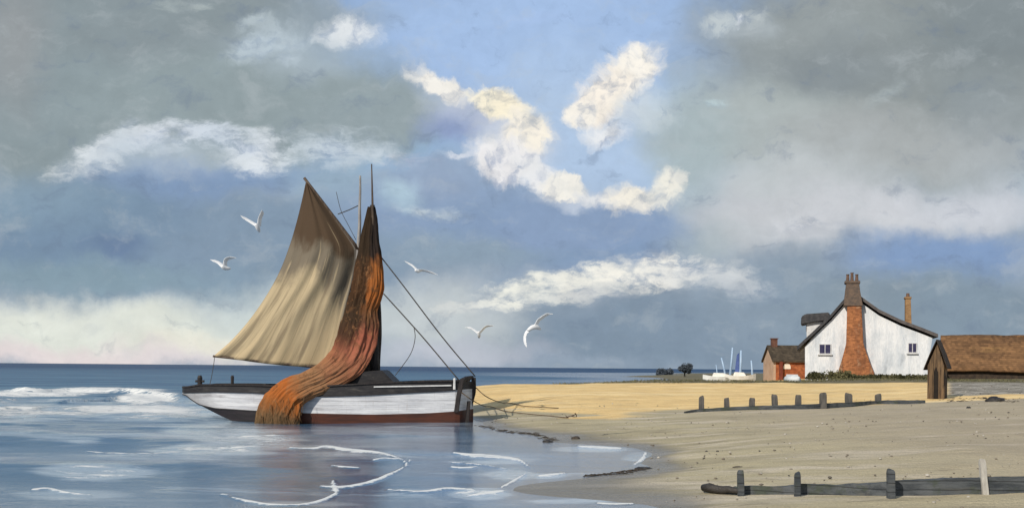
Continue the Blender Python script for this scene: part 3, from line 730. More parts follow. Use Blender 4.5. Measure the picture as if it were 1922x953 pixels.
bx_ = lambda y: 4.26 + .30 * (1 - abs(y) / .95)
q.loft([[(bx_(y) + dx * .07, y, z0 + z + dz * .06) for dx, dz in ((-1, -1), (1, -1), (1, 1), (-1, 1))] for y, z in arch])
q.build("breast_hook", M["tar_wood"], boat, bevel=.01)
# fittings on deck
def post(px, py0, py1, w, yl, name="bollard", top=0.0, mat="tar_wood"):
    x, _, zb = PL(px, py1, yl); zt = PL(px, py0, yl)[2]
    q = MB()
    r_ = w / 54 / 2
    q.tube([(x, yl, zb - .12), (x, yl, zb + .5 * (zt - zb)), (x, yl, zt - r_), (x, yl, zt)], [r_ * 1.15, r_, r_ * 1.1, r_ * .7], 10)
    if top: q.tube([(x - top, yl, zt - 2.5 * r_), (x + top, yl, zt - 2.5 * r_)], r_ * .5, 8)
    return q.build(name, M[mat], boat, smooth=False, bevel=0)
post(375, 704, 726, 9, -.5, "rudder_head", .16); post(436, 704, 726, 6, -.85); post(498, 719, 727, 6, -.9)
post(853, 709, 724, 4.5, -1.0, "mooring_pin", 0, "frame")
q = MB(); x, _, z = PL(383, 727, -.5)
q.prism([(x - .35, z - .12), (x - .3, z + .10), (x + .2, z + .02), (x + .6, z - .12)], -.65, -.35)
q.build("stern_chock", M["tar_wood"], boat, bevel=.01)
# low cuddy at the foot of the mast
q = MB()
pA, pB, pC, pD = PL(640, 722, -.7), PL(655, 700, -.7), PL(716, 694, -.7), PL(742, 720, -.7)
q.prism([(p[0], p[2]) for p in (pA, pB, pC, pD)], -.7, .7)
q.build("cuddy", M["black_paint"], boat, bevel=.03)
# spars
def spar(name, a, b_, r0, r1, mat, yl0=0.0, yl1=0.0, n=10):
    A, B = np.array(PL(*a, yl0)), np.array(PL(*b_, yl1))
    q = MB()
    q.tube([A + (B - A) * k / 6 for k in range(7)], [r0 + (r1 - r0) * k / 6 for k in range(7)], n)
    return q.build(name, M[mat], boat, smooth=True)
spar("mast", (704, 728), (699, 385), .17, .085, "tar_wood")
spar("topmast", (700.5, 440), (697.5, 308), .055, .02, "spar", -.10, -.06)
q = MB()
pts = [PL(a, c, .12) for a, c in ((676, 330), (676, 360), (675, 390), (675, 420), (673, 455), (671, 490))]
q.tube(smooth_curve(pts, 5), np.linspace(.035, .075, 26), 8)
q.build("mizzen_pole", M["pale_spar"], boat, smooth=True)
spar("gaff", (571, 334), (676, 472), .05, .06, "spar", .10, .10)
spar("boom", (400, 668), (612, 690), .04, .06, "spar", .10, .05)
def line(name, pts, r_=.012, mat="rope", yls=None):
    yls = yls or [0] * len(pts)
    q = MB()
    q.tube(smooth_curve([PL(a, c, y) for (a, c), y in zip(pts, yls)], 6), r_, 6)
    return q.build(name, M[mat], boat, smooth=True)
line("stay", [(712, 478), (760, 540), (830, 632), (892, 706)], .022)
line("stay", [(720, 551), (760, 595), (800, 640), (862, 714)], .022, yls=[-.2, -.3, -.5, -.85])
line("hanging_line", [(777, 614), (779, 635), (770, 665), (742, 704)], .013, yls=[-.3, -.4, -.4, -.5])
line("topping_lift", [(672, 386), (655, 394), (634, 402)], .018, yls=[.1, .1, .1])
line("halyard", [(631, 360), (640, 395), (655, 425), (668, 450)], .010, yls=[.1, .1, .1, .1])
line("sheet", [(403, 668), (401, 684), (396, 712), (392, 726)], .012, yls=[.1, 0, -.2, -.3])

def sheet_mesh(name, rows, mat, thick, parent, col=None):
    """rows: list of lists of points; builds a cloth with UVs"""
    ny, nx = len(rows), len(rows[0])
    vs_ = [tuple(map(float, p)) for r_ in rows for p in r_]
    fs = [(j * nx + i, j * nx + i + 1, (j + 1) * nx + i + 1, (j + 1) * nx + i) for j in range(ny - 1) for i in range(nx - 1)]
    me = bpy.data.meshes.new(name); me.from_pydata(vs_, [], fs)
    uv = me.uv_layers.new(name="UVMap")
    for lp in me.loops:
        k = lp.vertex_index; uv.data[lp.index].uv = ((k % nx) / (nx - 1), (k // nx) / (ny - 1))
    me.materials.append(mat); me.shade_smooth()
    o = bpy.data.objects.new(name, me); COL.objects.link(o); o.parent = parent
    s_ = o.modifiers.new("thickness", "SOLIDIFY"); s_.thickness = thick; s_.offset = 0
    return o
# mainsail: leech (left edge) to luff (right edge), top to foot
leech = smooth_curve([(574, 343), (566, 380), (556, 420), (544, 460), (527, 505), (503, 550), (470, 598), (435, 638), (402, 667)], 6)
luff = smooth_curve([(577, 343), (600, 372), (632, 414), (664, 458), (670, 478), (664, 520), (652, 570), (636, 640), (622, 690)], 6)
nL = len(leech); rows = []
for j in range(nL):
    q = j / (nL - 1); row = []
    for i in range(41):
        s_ = i / 40
        a, c = leech[j] * (1 - s_) + luff[j] * s_
        if q > .85: c += 5 * math.sin(math.pi * s_) * (q - .85) / .15
        belly = .10 - .55 * math.sin(math.pi * s_) * math.sin(math.pi * min(q * .9 + .05, 1)) 
        fold = .05 * math.sin(26 * s_ + 5 * q + 2 * mnoise.noise((s_ * 3, q * 3, 0))) * min(1, q * 1.4) * (1 - .3 * s_)
        fold += .06 * mnoise.noise((s_ * 7 + q * 2, q * 2.2, 4))
        row.append(PL(a, c, belly + fold * (1 if 0 < i < 40 else .3)))
    rows.append(row)
m, t, b = new_mat("tan_canvas")
uvn = t.n("ShaderNodeTexCoord").outputs["UV"]
sp = t.n("ShaderNodeSeparateXYZ"); t.l(uvn, sp.inputs[0])
u_, v_ = sp.outputs[0], sp.outputs[1]
nz = t.noise(t.scalev(uvn, 2.2, 2.6, 1), 1.6, 7, .62, .5)["Fac"]
stk = t.noise(t.scalev(t.vmath("ADD", uvn, t.vmath("SCALE", t.n("ShaderNodeCombineXYZ").outputs[0], scale=0)), 9, 1.2, 1), 1.2, 6, .6, .3)["Fac"]
weave = t.noise(t.scalev(uvn, 90, 90, 1), 3, 3, .7)["Fac"]
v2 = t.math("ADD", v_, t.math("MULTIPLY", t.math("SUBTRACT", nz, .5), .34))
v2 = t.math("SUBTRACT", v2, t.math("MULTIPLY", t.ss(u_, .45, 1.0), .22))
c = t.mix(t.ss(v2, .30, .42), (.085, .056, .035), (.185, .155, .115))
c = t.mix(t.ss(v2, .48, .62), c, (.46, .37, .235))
c = t.mix(t.ss(t.math("SUBTRACT", t.math("ADD", stk, t.math("MULTIPLY", v_, .25)), 0), .68, .80, 0, .75), c, (.60, .47, .29))
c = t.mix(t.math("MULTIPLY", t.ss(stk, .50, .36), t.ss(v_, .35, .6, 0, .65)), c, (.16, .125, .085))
sm = t.math("FRACT", t.math("ADD", t.math("MULTIPLY", u_, 8.0), t.math("MULTIPLY", v_, .6)))
c = t.mix(t.math("MULTIPLY", t.ss(sm, .045, .0), .45), c, (.09, .065, .04))
edge = t.ss(u_, .95, .985, 0, .7)
c = t.mix(edge, c, (.34, .31, .27))
c = t.vmath("SCALE", c, scale=t.math("ADD", t.math("MULTIPLY", weave, .35), .82))
t.l(c, b.inputs["Base Color"]); b.inputs["Roughness"].default_value = .9; b.inputs["Specular IOR Level"].default_value = .15
bump(t, b, t.math("ADD", stk, t.math("MULTIPLY", weave, .2)), .5, .05)
M["sail"] = m
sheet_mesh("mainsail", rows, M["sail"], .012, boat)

# brailed tan foresail hanging down the mast and over the side into the water
PATH = [(697, 388, 7, 0, .07), (696, 415, 12, -.02, .12), (694, 450, 17, -.05, .16), (694, 490, 24, -.08, .22), (691, 538, 31, -.12, .30), (679, 578, 28, -.16, .26),
        (674, 612, 33, -.25, .30), (665, 647, 37, -.38, .30), (649, 678, 36, -.65, .27), (615, 705, 28, -1.08, .22), (576, 724, 26, -1.42, .18), (546, 740, 32, -1.55, .20), (531, 760, 38, -1.56, .17), (522, 780, 40, -1.54, .14), (518, 803, 40, -1.52, .10)]
cv = smooth_curve(PATH, 14)
NT_ = 140
rings, cols = [], []
for k, (a, c, w, yl, d) in enumerate(cv):
    dv = cv[min(k + 1, len(cv) - 1)][:2] - cv[max(k - 1, 0)][:2]
    L = math.hypot(*dv); tx, ty = dv / L
    nx, ny = -ty, tx                       # normal in the picture of the boat's plane, pointing to the photo's right when heading down
    q = k / (len(cv) - 1); r_ = []
    for i in range(NT_):
        th = 2 * math.pi * i / NT_
        ct, st = math.cos(th), math.sin(th)
        fold = 1 + .34 * mnoise.noise((ct * 2.3, st * 2.3, q * 6)) + .20 * mnoise.noise((ct * 5.5, st * 5.5, q * 5 + 9)) + .14 * mnoise.noise((ct * 9, st * 9, q * 30)) + .03 * math.sin(23 * th + 6 * q)
        cx_, sx_ = math.cos(th) * w * (1 + .45 * (fold - 1)), math.sin(th) * d * fold
        p = PL(a - nx * cx_, c - ny * cx_, yl - sx_)
        r_.append(p)
        side = -math.cos(th)               # +1 on the photo's left
        cols.append((q, side))
    rings.append(r_)
q = MB(); q.loft(rings, cap=True)
m, t, b = new_mat("tan_barked_cloth")
ad = t.attr("along")["Fac"]; asd = t.attr("side")["Fac"]
co = t.n("ShaderNodeTexCoord").outputs["Object"]
nz = t.noise(t.scalev(co, 1.6, 1.6, .8), 1.8, 7, .65, .5)["Fac"]
cv2 = t.n("ShaderNodeCombineXYZ"); t.l(t.math("MULTIPLY", asd, 9.0), cv2.inputs[0]); t.l(t.math("MULTIPLY", ad, 7.0), cv2.inputs[1])
stk = t.noise(cv2.outputs[0], 1.6, 6, .65, .3)["Fac"]
aj = t.math("ADD", ad, t.math("MULTIPLY", t.math("SUBTRACT", nz, .5), .16))
ramp = t.n("ShaderNodeValToRGB")
els = [(0.0, (.018, .016, .017)), (.19, (.034, .024, .020)), (.235, (.33, .115, .032)), (.30, (.36, .115, .030)), (.36, (.15, .065, .028)), (.41, (.11, .05, .03)), (.46, (.33, .105, .065)), (.52, (.36, .125, .075)), (.60, (.33, .14, .075)), (.68, (.33, .175, .090)), (.74, (.33, .15, .065)), (.79, (.42, .125, .030)), (.87, (.34, .12, .035)), (.93, (.17, .10, .05)), (1.0, (.13, .09, .05))]
rr = ramp.color_ramp
while len(rr.elements) < len(els): rr.elements.new(.5)
for e, (p_, c_) in zip(rr.elements, els):
    e.position = p_; e.color = c_ + (1,)
t.l(aj, ramp.inputs[0])
c = ramp.outputs[0]
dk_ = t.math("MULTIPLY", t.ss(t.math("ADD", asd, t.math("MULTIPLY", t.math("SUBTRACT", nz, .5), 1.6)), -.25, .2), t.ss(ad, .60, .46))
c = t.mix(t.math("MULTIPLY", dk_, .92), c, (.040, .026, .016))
mot = t.noise(t.scalev(co, 1, 1, .7), 4.2, 8, .7, .6)["Fac"]
c = t.mix(t.math("MULTIPLY", t.ss(mot, .52, .66, 0, .75), t.ss(ad, .17, .26)), c, (.15, .075, .035))
c = t.mix(t.math("MULTIPLY", t.ss(mot, .44, .34, 0, .6), t.ss(ad, .17, .26)), c, (.36, .17, .075))
c = t.mix(t.math("MULTIPLY", t.ss(stk, .58, .70, 0, .55), t.ss(ad, .12, .26, .12, 1)), c, (.30, .20, .11))
c = t.mix(t.ss(stk, .42, .30, 0, .45), c, (.07, .035, .02))
t.l(c, b.inputs["Base Color"]); b.inputs["Roughness"].default_value = .95; b.inputs["Specular IOR Level"].default_value = .1
bump(t, b, t.math("ADD", stk, t.math("MULTIPLY", t.noise(co, 22, 5, .7)["Fac"], .4)), .8, .05)
M["tan"] = m
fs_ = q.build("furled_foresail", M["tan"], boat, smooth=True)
for nm, k in (("along", 0), ("side", 1)):
    a = fs_.data.attributes.new(nm, "FLOAT", "POINT")
    a.data.foreach_set("value", np.array([cc[k] for cc in cols], np.float32))
q = MB()
bc = smooth_curve([(705, 440, .05), (706, 520, .13), (706, 590, .17), (703, 650, .21), (697, 700, .30), (694, 724, .34)], 8)
rings = []
for k, (a, c, r_) in enumerate(bc):
    o_ = np.array(PL(a, c, .16)); rings.append([tuple(o_ + np.array((math.cos(h_), math.sin(h_), 0)) * r_ * (1 + .22 * mnoise.noise((math.cos(h_) * 2.5, math.sin(h_) * 2.5, k * .12)) + .07 * math.sin(9 * h_))) for h_ in np.linspace(0, 2 * math.pi, 49)[:-1]])
q.loft(rings)
q.build("furled_topsail", weathered("dark_barked_canvas", (.030, .024, .022), (.062, .045, .036), 2.5, .9, .6, (3, 3, .5), 30), boat, smooth=True)
fr = MB()
for i in range(150):
    k = rng.integers(int(len(cv) * .45), len(cv) - 2); a, c, w, yl, d = cv[k]
    th = rng.uniform(0, 1)
    sgn = rng.choice((-1, 1))
    if k > len(cv) * .8:
        x0, y0 = a + rng.uniform(-1, 1) * w, c + rng.uniform(-6, 10)
    else:
        continue
    ln = rng.uniform(12, 34)
    p1 = PL(x0, y0, yl - d * .9 - .02); p2 = PL(x0 + rng.uniform(-5, 3), y0 + ln * .5, yl - d - .04); p3 = PL(x0 + rng.uniform(-8, 4), min(y0 + ln, 806), yl - d - .01)
    fr.tube(smooth_curve([p1, p2, p3], 3), np.linspace(.008, .004, 7), 5)
fr.build("fringe", weathered("frayed_twine", (.24, .14, .07), (.13, .085, .045), 8, .95, .3), fs_)

# ------------------------------------------------------------------ mooring lines and anchor
def ground_rope(name, pts, label, first_fixed=1):
    w = []
    for (a, c, kind) in pts:
        if kind is not None: w.append(BF.world(PL(a, c, kind)))
        else:
            lo = np.array([gz(*G(a, c, z)[:2]) - z for z in np.linspace(-.1, 1.2, 27)])
            z = np.linspace(-.1, 1.2, 27)[np.argmin(np.abs(lo))]
            g = G(a, c, z); w.append(np.array((g[0], g[1], gz(g[0], g[1]) + .05)))
    cv = smooth_curve(w, 10)
    for k in range(len(cv)):
        if k > first_fixed * 10: cv[k][2] = max(cv[k][2], gz(cv[k][0], cv[k][1]) + .04)
    q = MB(); q.tube(cv, .017, 7)
    return tag(q.build(name, M["rope_tan"], None, smooth=True), label, "rope", "mooring ropes from the boat to the beach")
ground_rope("mooring_rope", [(893, 727, -.05), (915, 745, -.1), (945, 757, None), (990, 766, None), (1048, 769, None)], "upper mooring rope running from the white boat's bow onto the yellow sand")
ground_rope("mooring_rope", [(866, 736, -1.0), (889, 752, -.4), (912, 765, None), (960, 777, None), (1066, 785, None)], "lower mooring rope running from the white boat's bow to the small anchor")
ag = G(1072, 787, .14)
an = empty("anchor", (ag[0], ag[1], gz(ag[0], ag[1])), R(20)); an.scale = (.6, .6, .6)
tag(an, "small rusty anchor lying on the sand at the rope's end", "anchor")
q = MB(); q.tube([(-.32, 0, .06), (.1, 0, .16), (.3, 0, .22)], .022, 8); q.build("shank", M["iron"], an, smooth=True)
q = MB(); q.tube(smooth_curve([(.12, -.28, .30), (.26, -.18, .16), (.32, 0, .05), (.26, .18, .06), (.12, .28, .12)], 5), .026, 8); q.build("fluke", M["iron"], an, smooth=True)
q = MB(); q.tube([(-.26, -.2, .05), (-.28, .2, .14)], .018, 8); q.build("stock", M["iron"], an, smooth=True)

# ------------------------------------------------------------------ white cottage
cz = 1.36
cb = P(1630, 709, 72); cb[2] = cz
CF = Frame(cb, R(-16))
cot = empty("cottage", CF.o, CF.yaw)
tag(cot, "whitewashed cottage with a tall gable, orange brick chimney breast and dark roof", "cottage")
def cp(pts, yl=0.0): return [(p[0], p[2]) for p in (CF.pl(a, c, yl) for a, c in pts)]
top = [(1500, 655), (1530, 624), (1560, 595), (1588, 563), (1600, 553), (1612, 560), (1650, 587), (1690, 606), (1730, 621), (1756, 633)]
wallpoly = cp([(1511, 718), (1511, 650), (1530, 629), (1560, 600), (1588, 568), (1600, 560), (1612, 565), (1650, 592), (1690, 611), (1730, 626), (1750, 634), (1746, 660), (1744, 718)])
q = MB(); q.prism(wallpoly, 0, 8.5); wl = q.build("wall", M["whitewash"], cot)
def roof_strip(pts, y0, y1, th, sag=0.0):
    q = MB(); o = cp(pts)
    for i in range(len(o) - 1):
        (x0, z0), (x1, z1) = o[i], o[i + 1]
        q.prism([(x0, z0), (x1, z1), (x1, z1 + th), (x0, z0 + th)], y0, y1)
    return q
q = roof_strip([(1496, 657), (1530, 625), (1560, 596), (1588, 564), (1600, 555)], -.28, 8.9, .26)
rf = q.build("roof", M["slate"], cot)
q = roof_strip([(1600, 555), (1612, 560), (1650, 587), (1690, 606), (1730, 621), (1760, 633)], -.28, 8.9, .22)
q.build("roof", weathered("grey_slate", (.085, .075, .075), (.13, .115, .11), 3, .8, .6, (1, 1, 1), 14, .03), cot)
# chimney breast and stack on the gable
q = MB()
q.prism(cp([(1569, 718), (1572, 700), (1580, 675), (1588, 645), (1590, 575), (1616, 575), (1620, 645), (1630, 675), (1640, 700), (1643, 718)]), -.62, -.003)
ch = q.build("chimney_breast", M["brick"], cot, bevel=.04)
q = MB(); q.prism(cp([(1583, 575), (1586, 548), (1588, 533), (1612, 533), (1614, 548), (1619, 575)]), -.66, .55)
q.prism(cp([(1585, 533), (1585, 528), (1614, 528), (1614, 533)]), -.72, .6)
stk_o = q.build("chimney_stack", M["stack"], cot, bevel=.03)
for px, py in ((1591, 515), (1599, 512), (1608, 515)):
    x, _, z0 = CF.pl(px, 528); z1 = CF.pl(px, py)[2]
    q = MB(); q.tube([(x, -.1, z0 - .05), (x, -.1, z0 + .1), (x, -.1, z1 - .08), (x, -.1, z1)], [.13, .11, .09, .12], 12)
    q.build("chimney_pot", M["pot"], stk_o, smooth=False)
q = MB(); q.prism(cp([(1699, 612), (1699, 561), (1709, 561), (1711, 617)], 1.5), 1.3, 2.0)
q.prism(cp([(1697.5, 561), (1697.5, 557), (1710.5, 557), (1710.5, 561)], 1.5), 1.25, 2.05)
c2 = q.build("side_chimney", M["ochre_brick"], cot, bevel=.02)
x, _, z0 = CF.pl(1704, 557, 1.6); q = MB(); q.tube([(x, 1.65, z0 - .05), (x, 1.65, z0 + .25)], [.13, .10], 12); q.build("chimney_pot", M["pot"], c2)
# dormer on the left slope
q = MB(); q.prism(cp([(1514, 640), (1514, 604), (1560, 604), (1560, 596)][:3] + [(1550, 615)], 1.2), 1.2, 3.4)
dm = q.build("dormer", M["frame"], cot)
q = MB(); q.prism(cp([(1503, 609), (1504, 594), (1512, 589), (1556, 586), (1562, 600), (1530, 604)], 1.0), .9, 3.7)
q.build("dormer_roof", M["slate"], dm, bevel=.05)
def window(frame_, parent, px0, px1, py0, py1, yl, panes, name="window"):
    a, b_ = frame_.pl(px0, py1, yl), frame_.pl(px1, py0, yl)
    q = MB()
    q.box((a[0], yl - .06, a[2]), (b_[0], yl - .01, b_[2]))
    q2 = MB()
    wd = (b_[0] - a[0]); fw = .05
    n = panes
    for k in range(n):
        x0 = a[0] + fw + k * (wd - fw) / n; x1 = a[0] + (k + 1) * (wd - fw) / n
        q2.box((x0, yl - .075, a[2] + fw), (x1, yl - .063, b_[2] - fw))
    w_ = q.build(name, M["frame"], parent)
    q2.build("pane", M["glass"], w_)
    q3 = MB(); q3.box((a[0] - .08, yl - .14, a[2] - .07), (b_[0] + .08, yl - .002, a[2] - .003)); q3.build("sill", M["frame"], w_)
    return w_
window(CF, cot, 1537, 1560, 645, 664, 0, 2); window(CF, cot, 1704, 1721, 643, 662, 0, 2)
a = CF.pl(1514, 604, 1.2)
q = MB(); q.box((a[0] - .04, 1.45, a[2] - .62), (a[0] - .003, 3.1, a[2] - .12)); q.build("window", M["glass"], dm)

# ------------------------------------------------------------------ small brick house behind
HB = P(1456, 712, 95); HB[2] = 1.02
HF = Frame(HB, R(-3))
hs = empty("brick_house", HF.o, HF.yaw)
tag(hs, "small red brick house with a peach gable and brown roof, left of the white cottage", "house")
hp = lambda a, c, y=0.0: HF.pl(a, c, y)
ze, zr_ = hp(1470, 677)[2], hp(1470, 651, 2.5)[2]
LH, DH = 4.2, 5.0
q = MB(); q.box((.003, 0, -.4), (LH, .25, ze)); q.build("front_wall", M["red_brick"], hs)
q = MB(); q.box((.003, DH - .25, -.4), (LH, DH, ze)); q.build("back_wall", M["red_brick"], hs)
q = MB()
q.add([(0, 0, -.4), (0, DH, -.4), (0, DH, ze), (0, DH / 2, zr_ - .05), (0, 0, ze), (-.2, 0, -.4), (-.2, DH, -.4), (-.2, DH, ze), (-.2, DH / 2, zr_ - .05), (-.2, 0, ze)],
      [(0, 1, 2, 3, 4), (9, 8, 7, 6, 5), (0, 4, 9, 5), (1, 6, 7, 2), (4, 3, 8, 9), (3, 2, 7, 8), (0, 5, 6, 1)])
q.build("gable_wall", M["peach"], hs)
q = MB()
for s_ in (0, 1):
    y0, y1 = (-.25, DH / 2) if s_ == 0 else (DH + .25, DH / 2)
    q.add([(-.35, y0, ze - .12), (LH + .3, y0, ze - .12), (LH + .3, y1, zr_), (-.35, y1, zr_), (-.35, y0, ze + .05), (LH + .3, y0, ze + .05), (LH + .3, y1, zr_ + .17), (-.35, y1, zr_ + .17)],
          [(0, 3, 2, 1), (4, 5, 6, 7), (0, 1, 5, 4), (1, 2, 6, 5), (2, 3, 7, 6), (3, 0, 4, 7)])
rf2 = q.build("roof", M["brown_tile"], hs)
q = MB(); q.box((.05, DH / 2 - .35, zr_ - .4), (.55, DH / 2 + .35, zr_ + .72)); q.box((-.02, DH / 2 - .42, zr_ + .72), (.62, DH / 2 + .42, zr_ + .8)); q.build("chimney", weathered("sooty_red_brick", (.12, .055, .04), (.17, .085, .06), 3, .9, .5), hs)
a, b_ = hp(1470, 692), hp(1484, 681)
q = MB(); cx_ = (a[0] + b_[0]) / 2; rw = (b_[0] - a[0]) / 2
poly = [(cx_ - rw, a[2]), (cx_ + rw, a[2])] + [(cx_ + rw * math.cos(th), a[2] + (b_[2] - a[2]) * (.25 + .75 * math.sin(th))) for th in np.linspace(0, math.pi, 12)]
q.prism(poly, -.05, -.004); q.build("arched_window", weathered("cream_blind", (.85, .74, .62), (.80, .70, .58), 3, .7, .1), hs)
q = MB(); a, b_ = hp(1462, 712), hp(1468, 678); q.box((a[0], -.35, -.3), (b_[0], -.004, b_[2])); q.build("buttress", weathered("dark_red_brick", (.14, .035, .02), (.19, .05, .03), 3, .9, .5), hs)
q = MB(); a, b_ = hp(1470, 714), hp(1500, 708); q.box((a[0], -.12, -.3), (b_[0], -.004, b_[2])); q.build("plinth", weathered("pale_render", (.42, .40, .38), (.33, .31, .30), 3, .9, .4), hs)

# ------------------------------------------------------------------ long barn on the right
BB = P(1776, 708, 78); BB[2] = 1.34
BF2 = Frame(BB, R(-20))
barn = empty("barn", BF2.o, BF2.yaw)
tag(barn, "long low barn with a rusty brown tiled roof at the right edge behind the hut", "barn")
ez, rz = BF2.pl(1800, 696)[2], BF2.pl(1800, 633, 3.2)[2]
q = MB(); q.box((0, 0, -.4), (16, .25, ez)); q.box((0, 6.2, -.4), (16, 6.45, ez)); q.build("wall", M["shed_roof"], barn)
q = MB(); q.add([(0, .25, -.4), (0, 6.2, -.4), (0, 6.2, ez), (0, 3.2, rz - .1), (0, .25, ez), (.2, .25, -.4), (.2, 6.2, -.4), (.2, 6.2, ez), (.2, 3.2, rz - .1), (.2, .25, ez)],
      [(0, 1, 2, 3, 4), (9, 8, 7, 6, 5), (0, 4, 9, 5), (1, 6, 7, 2), (4, 3, 8, 9), (3, 2, 7, 8), (0, 5, 6, 1)]); q.build("gable_wall", M["shed_roof"], barn)
rows_f, rows_b = [], []
q = MB()
for side in (0, 1):
    grid = []
    for j in range(9):
        s_ = j / 8
        y = -.35 + s_ * 3.55 if side == 0 else 6.8 - s_ * 3.6
        grid.append([(x, y, ez - .12 + (rz - ez + .12) * s_ + .10 * mnoise.noise((x * .25, s_, side)) + .03 * mnoise.noise((x * 1.3, s_ * 5, side)) + .16) for x in np.linspace(-.3, 16.3, 60)])
    q.loft(grid, cap=False, closed=False)
ro = q.build("roof", M["rust_roof"], barn, smooth=True)
sm_ = ro.modifiers.new("thickness", "SOLIDIFY"); sm_.thickness = .16; sm_.offset = -1

# ------------------------------------------------------------------ wooden hut
SB = P(1757, 756, 43); SB[2] = gz(SB[0], SB[1]) - .03
SF = Frame(SB, R(-30))
hut = empty("hut", SF.o, SF.yaw)
tag(hut, "narrow wooden hut with a steep dark roof standing at the groyne's end", "hut")
s2 = lambda pts, y=0.0: [(p[0], p[2]) for p in (SF.pl(a, c, y) for a, c in pts)]
q = MB(); q.prism(s2([(1740, 762), (1741, 686), (1759, 645), (1772, 686), (1771, 762)]), 0, .95); q.build("wall", M["shed_wood"], hut, bevel=.01)
q = MB()
lft, rgt = s2([(1734, 694), (1746, 665), (1758.5, 639)]), s2([(1758.5, 639), (1769, 664), (1779, 692)])
for pts in (lft, rgt):
    for i in range(2):
        (x0, z0), (x1, z1) = pts[i], pts[i + 1]
        q.prism([(x0, z0), (x1, z1), (x1, z1 + .05), (x0, z0 + .05)], -.12, 1.05)
q.build("roof", M["shed_roof"], hut)
q = MB(); q.prism(s2([(1752.5, 748), (1752.5, 698), (1757, 688), (1761, 698), (1761, 748)]), -.02, -.003); dr = q.build("door", M["void"], hut)
q = MB()
for px in (1751, 1762.6):
    (x, z0), (_, z1) = s2([(px, 750), (px, 692)]); q.box((x - .025, -.045, z0), (x + .025, -.003, z1))
q.build("door_frame", M["shed_wood"], dr)

# ------------------------------------------------------------------ groynes
def on_ground(px, py, zs=np.linspace(-.1, 1.6, 341)):
    best = min(zs, key=lambda z: abs(gz(*G(px, py, z)[:2]) - z))
    g = G(px, py, best); return np.array((g[0], g[1], gz(g[0], g[1])))
def post_mb(base, h_, r_, lean=(0, 0), seed=0):
    q = MB(); n = 4; rnd = random.Random(seed)
    rings = []
    for k, s_ in enumerate((0, .35, .7, .93, 1.0)):
        rr_ = r_ * (1.05 - .12 * s_) * (1 if k < 4 else .82)
        z = -.35 + (h_ + .35) * s_
        tilt = .02 * rnd.uniform(-1, 1) * (k == 4)
        rings.append([(base[0] + lean[0] * s_ + rr_ * dx * rnd.uniform(.92, 1.08), base[1] + lean[1] * s_ + rr_ * dy, base[2] + z + tilt * dx + rnd.uniform(-.02, .02) * (k == 4)) for dx, dy in ((-1, -1), (1, -1), (1, 1), (-1, 1))])
    q.loft(rings)
    return q
def board_mb(pts, h_, th, drop=.4):
    """weathered plank wall following ground points"""
    q = MB(); rings = []
    P_ = smooth_curve([(p[0], p[1], p[2], hh) for p, hh in zip(pts, h_)], 8)
    for k, (x, y, z, hh) in enumerate(P_):
        j = .03 * mnoise.noise((x * 2.3, y * 1.1, 2)) + .02 * mnoise.noise((x * 9, y, 7))
        zg = gz(x, y)
        rings.append([(x, y - th, zg - drop), (x, y - th, zg + hh + j), (x, y + th, zg + hh + j * .6), (x, y + th, zg - drop)])
    q.loft(rings)
    return q
px_m = [(1317, 771, 745, 8), (1365, 769, 748, 8), (1411, 768, 748, 9), (1455, 767, 742, 9), (1498, 766, 742, 9), (1545, 765, 739, 11), (1594, 762, 740, 11), (1648, 758, 741, 9)]
pm = [on_ground(a, c) for a, c, _, _ in px_m]
g0 = pm[0]
gm = empty("groyne", g0)
tag(gm, "old groyne of eight short posts crossing the sand towards the wooden hut", "groyne")
for (a, c, ct, w), p in zip(px_m, pm):
    h_ = (c - ct + 2) / F * p[1]; r_ = (w + 1) / F * p[1] / 2
    post_mb(p - g0, h_, r_, (random.uniform(-.04, .04), 0), int(a)).build("post", M["grey_wood"], gm, bevel=.012)
bp = [on_ground(a, c) for a, c in ((1285, 775), (1317, 772), (1411, 769), (1498, 767), (1594, 763), (1648, 759), (1700, 757), (1738, 756))]
q = board_mb([p + np.array((0, .12, 0)) for p in bp], [.04, .10, .14, .15, .16, .15, .13, .10], .05)
q.v = [(x - g0[0], y - g0[1], z - g0[2]) for x, y, z in q.v]
q.build("board", M["groyne"], gm, jitter=.02)

px_f = [(1388, 923, 877, 12), (1492, 924, 880, 11), (1667, 930, 873, 14)]
bpf = [on_ground(a, c) for a, c in ((1322, 923), (1388, 924), (1492, 925), (1580, 927), (1667, 930), (1760, 931), (1850, 929), (1990, 926))]
f0 = bpf[0]
gf = empty("groyne", f0)
tag(gf, "low dark groyne in front with few posts, half buried in the shaded sand", "groyne")
q = board_mb(bpf, [.07, .10, .12, .15, .19, .25, .25, .24], .05)
q.v = [(x - f0[0], y - f0[1], z - f0[2]) for x, y, z in q.v]
q.build("board", M["groyne"], gf, jitter=.02)
for a, c, ct, w in px_f:
    p = on_ground(a, c + 3) + np.array((0, -.14, 0)); h_ = (c - ct) / F * p[1]; r_ = w / F * p[1] / 2
    post_mb(p - f0, h_, r_, (random.uniform(-.02, .02), 0), int(a)).build("post", M["groyne"], gf, bevel=.008)
p = on_ground(1846, 928) + np.array((0, -.14, 0))
o = post_mb(p - f0, (930 - 861) / F * p[1], .042, (-.09, 0), 5).build("post", M["pale_wood"], gf, bevel=.006); o["label"] = "bleached white leaning post"
q = MB()
A, B = on_ground(1318, 921) + np.array((0, -.1, .06)), on_ground(1388, 925) + np.array((0, -.16, .05))
q.tube([A + (B - A) * k / 6 + np.array((0, 0, .012 * math.sin(k * 2))) for k in range(7)], [.055, .07, .06, .055, .05, .045, .035], 9)
tag(q.build("driftwood", M["stone"], None, smooth=True, jitter=.03), "dark driftwood log at the left end of the front groyne", "driftwood")

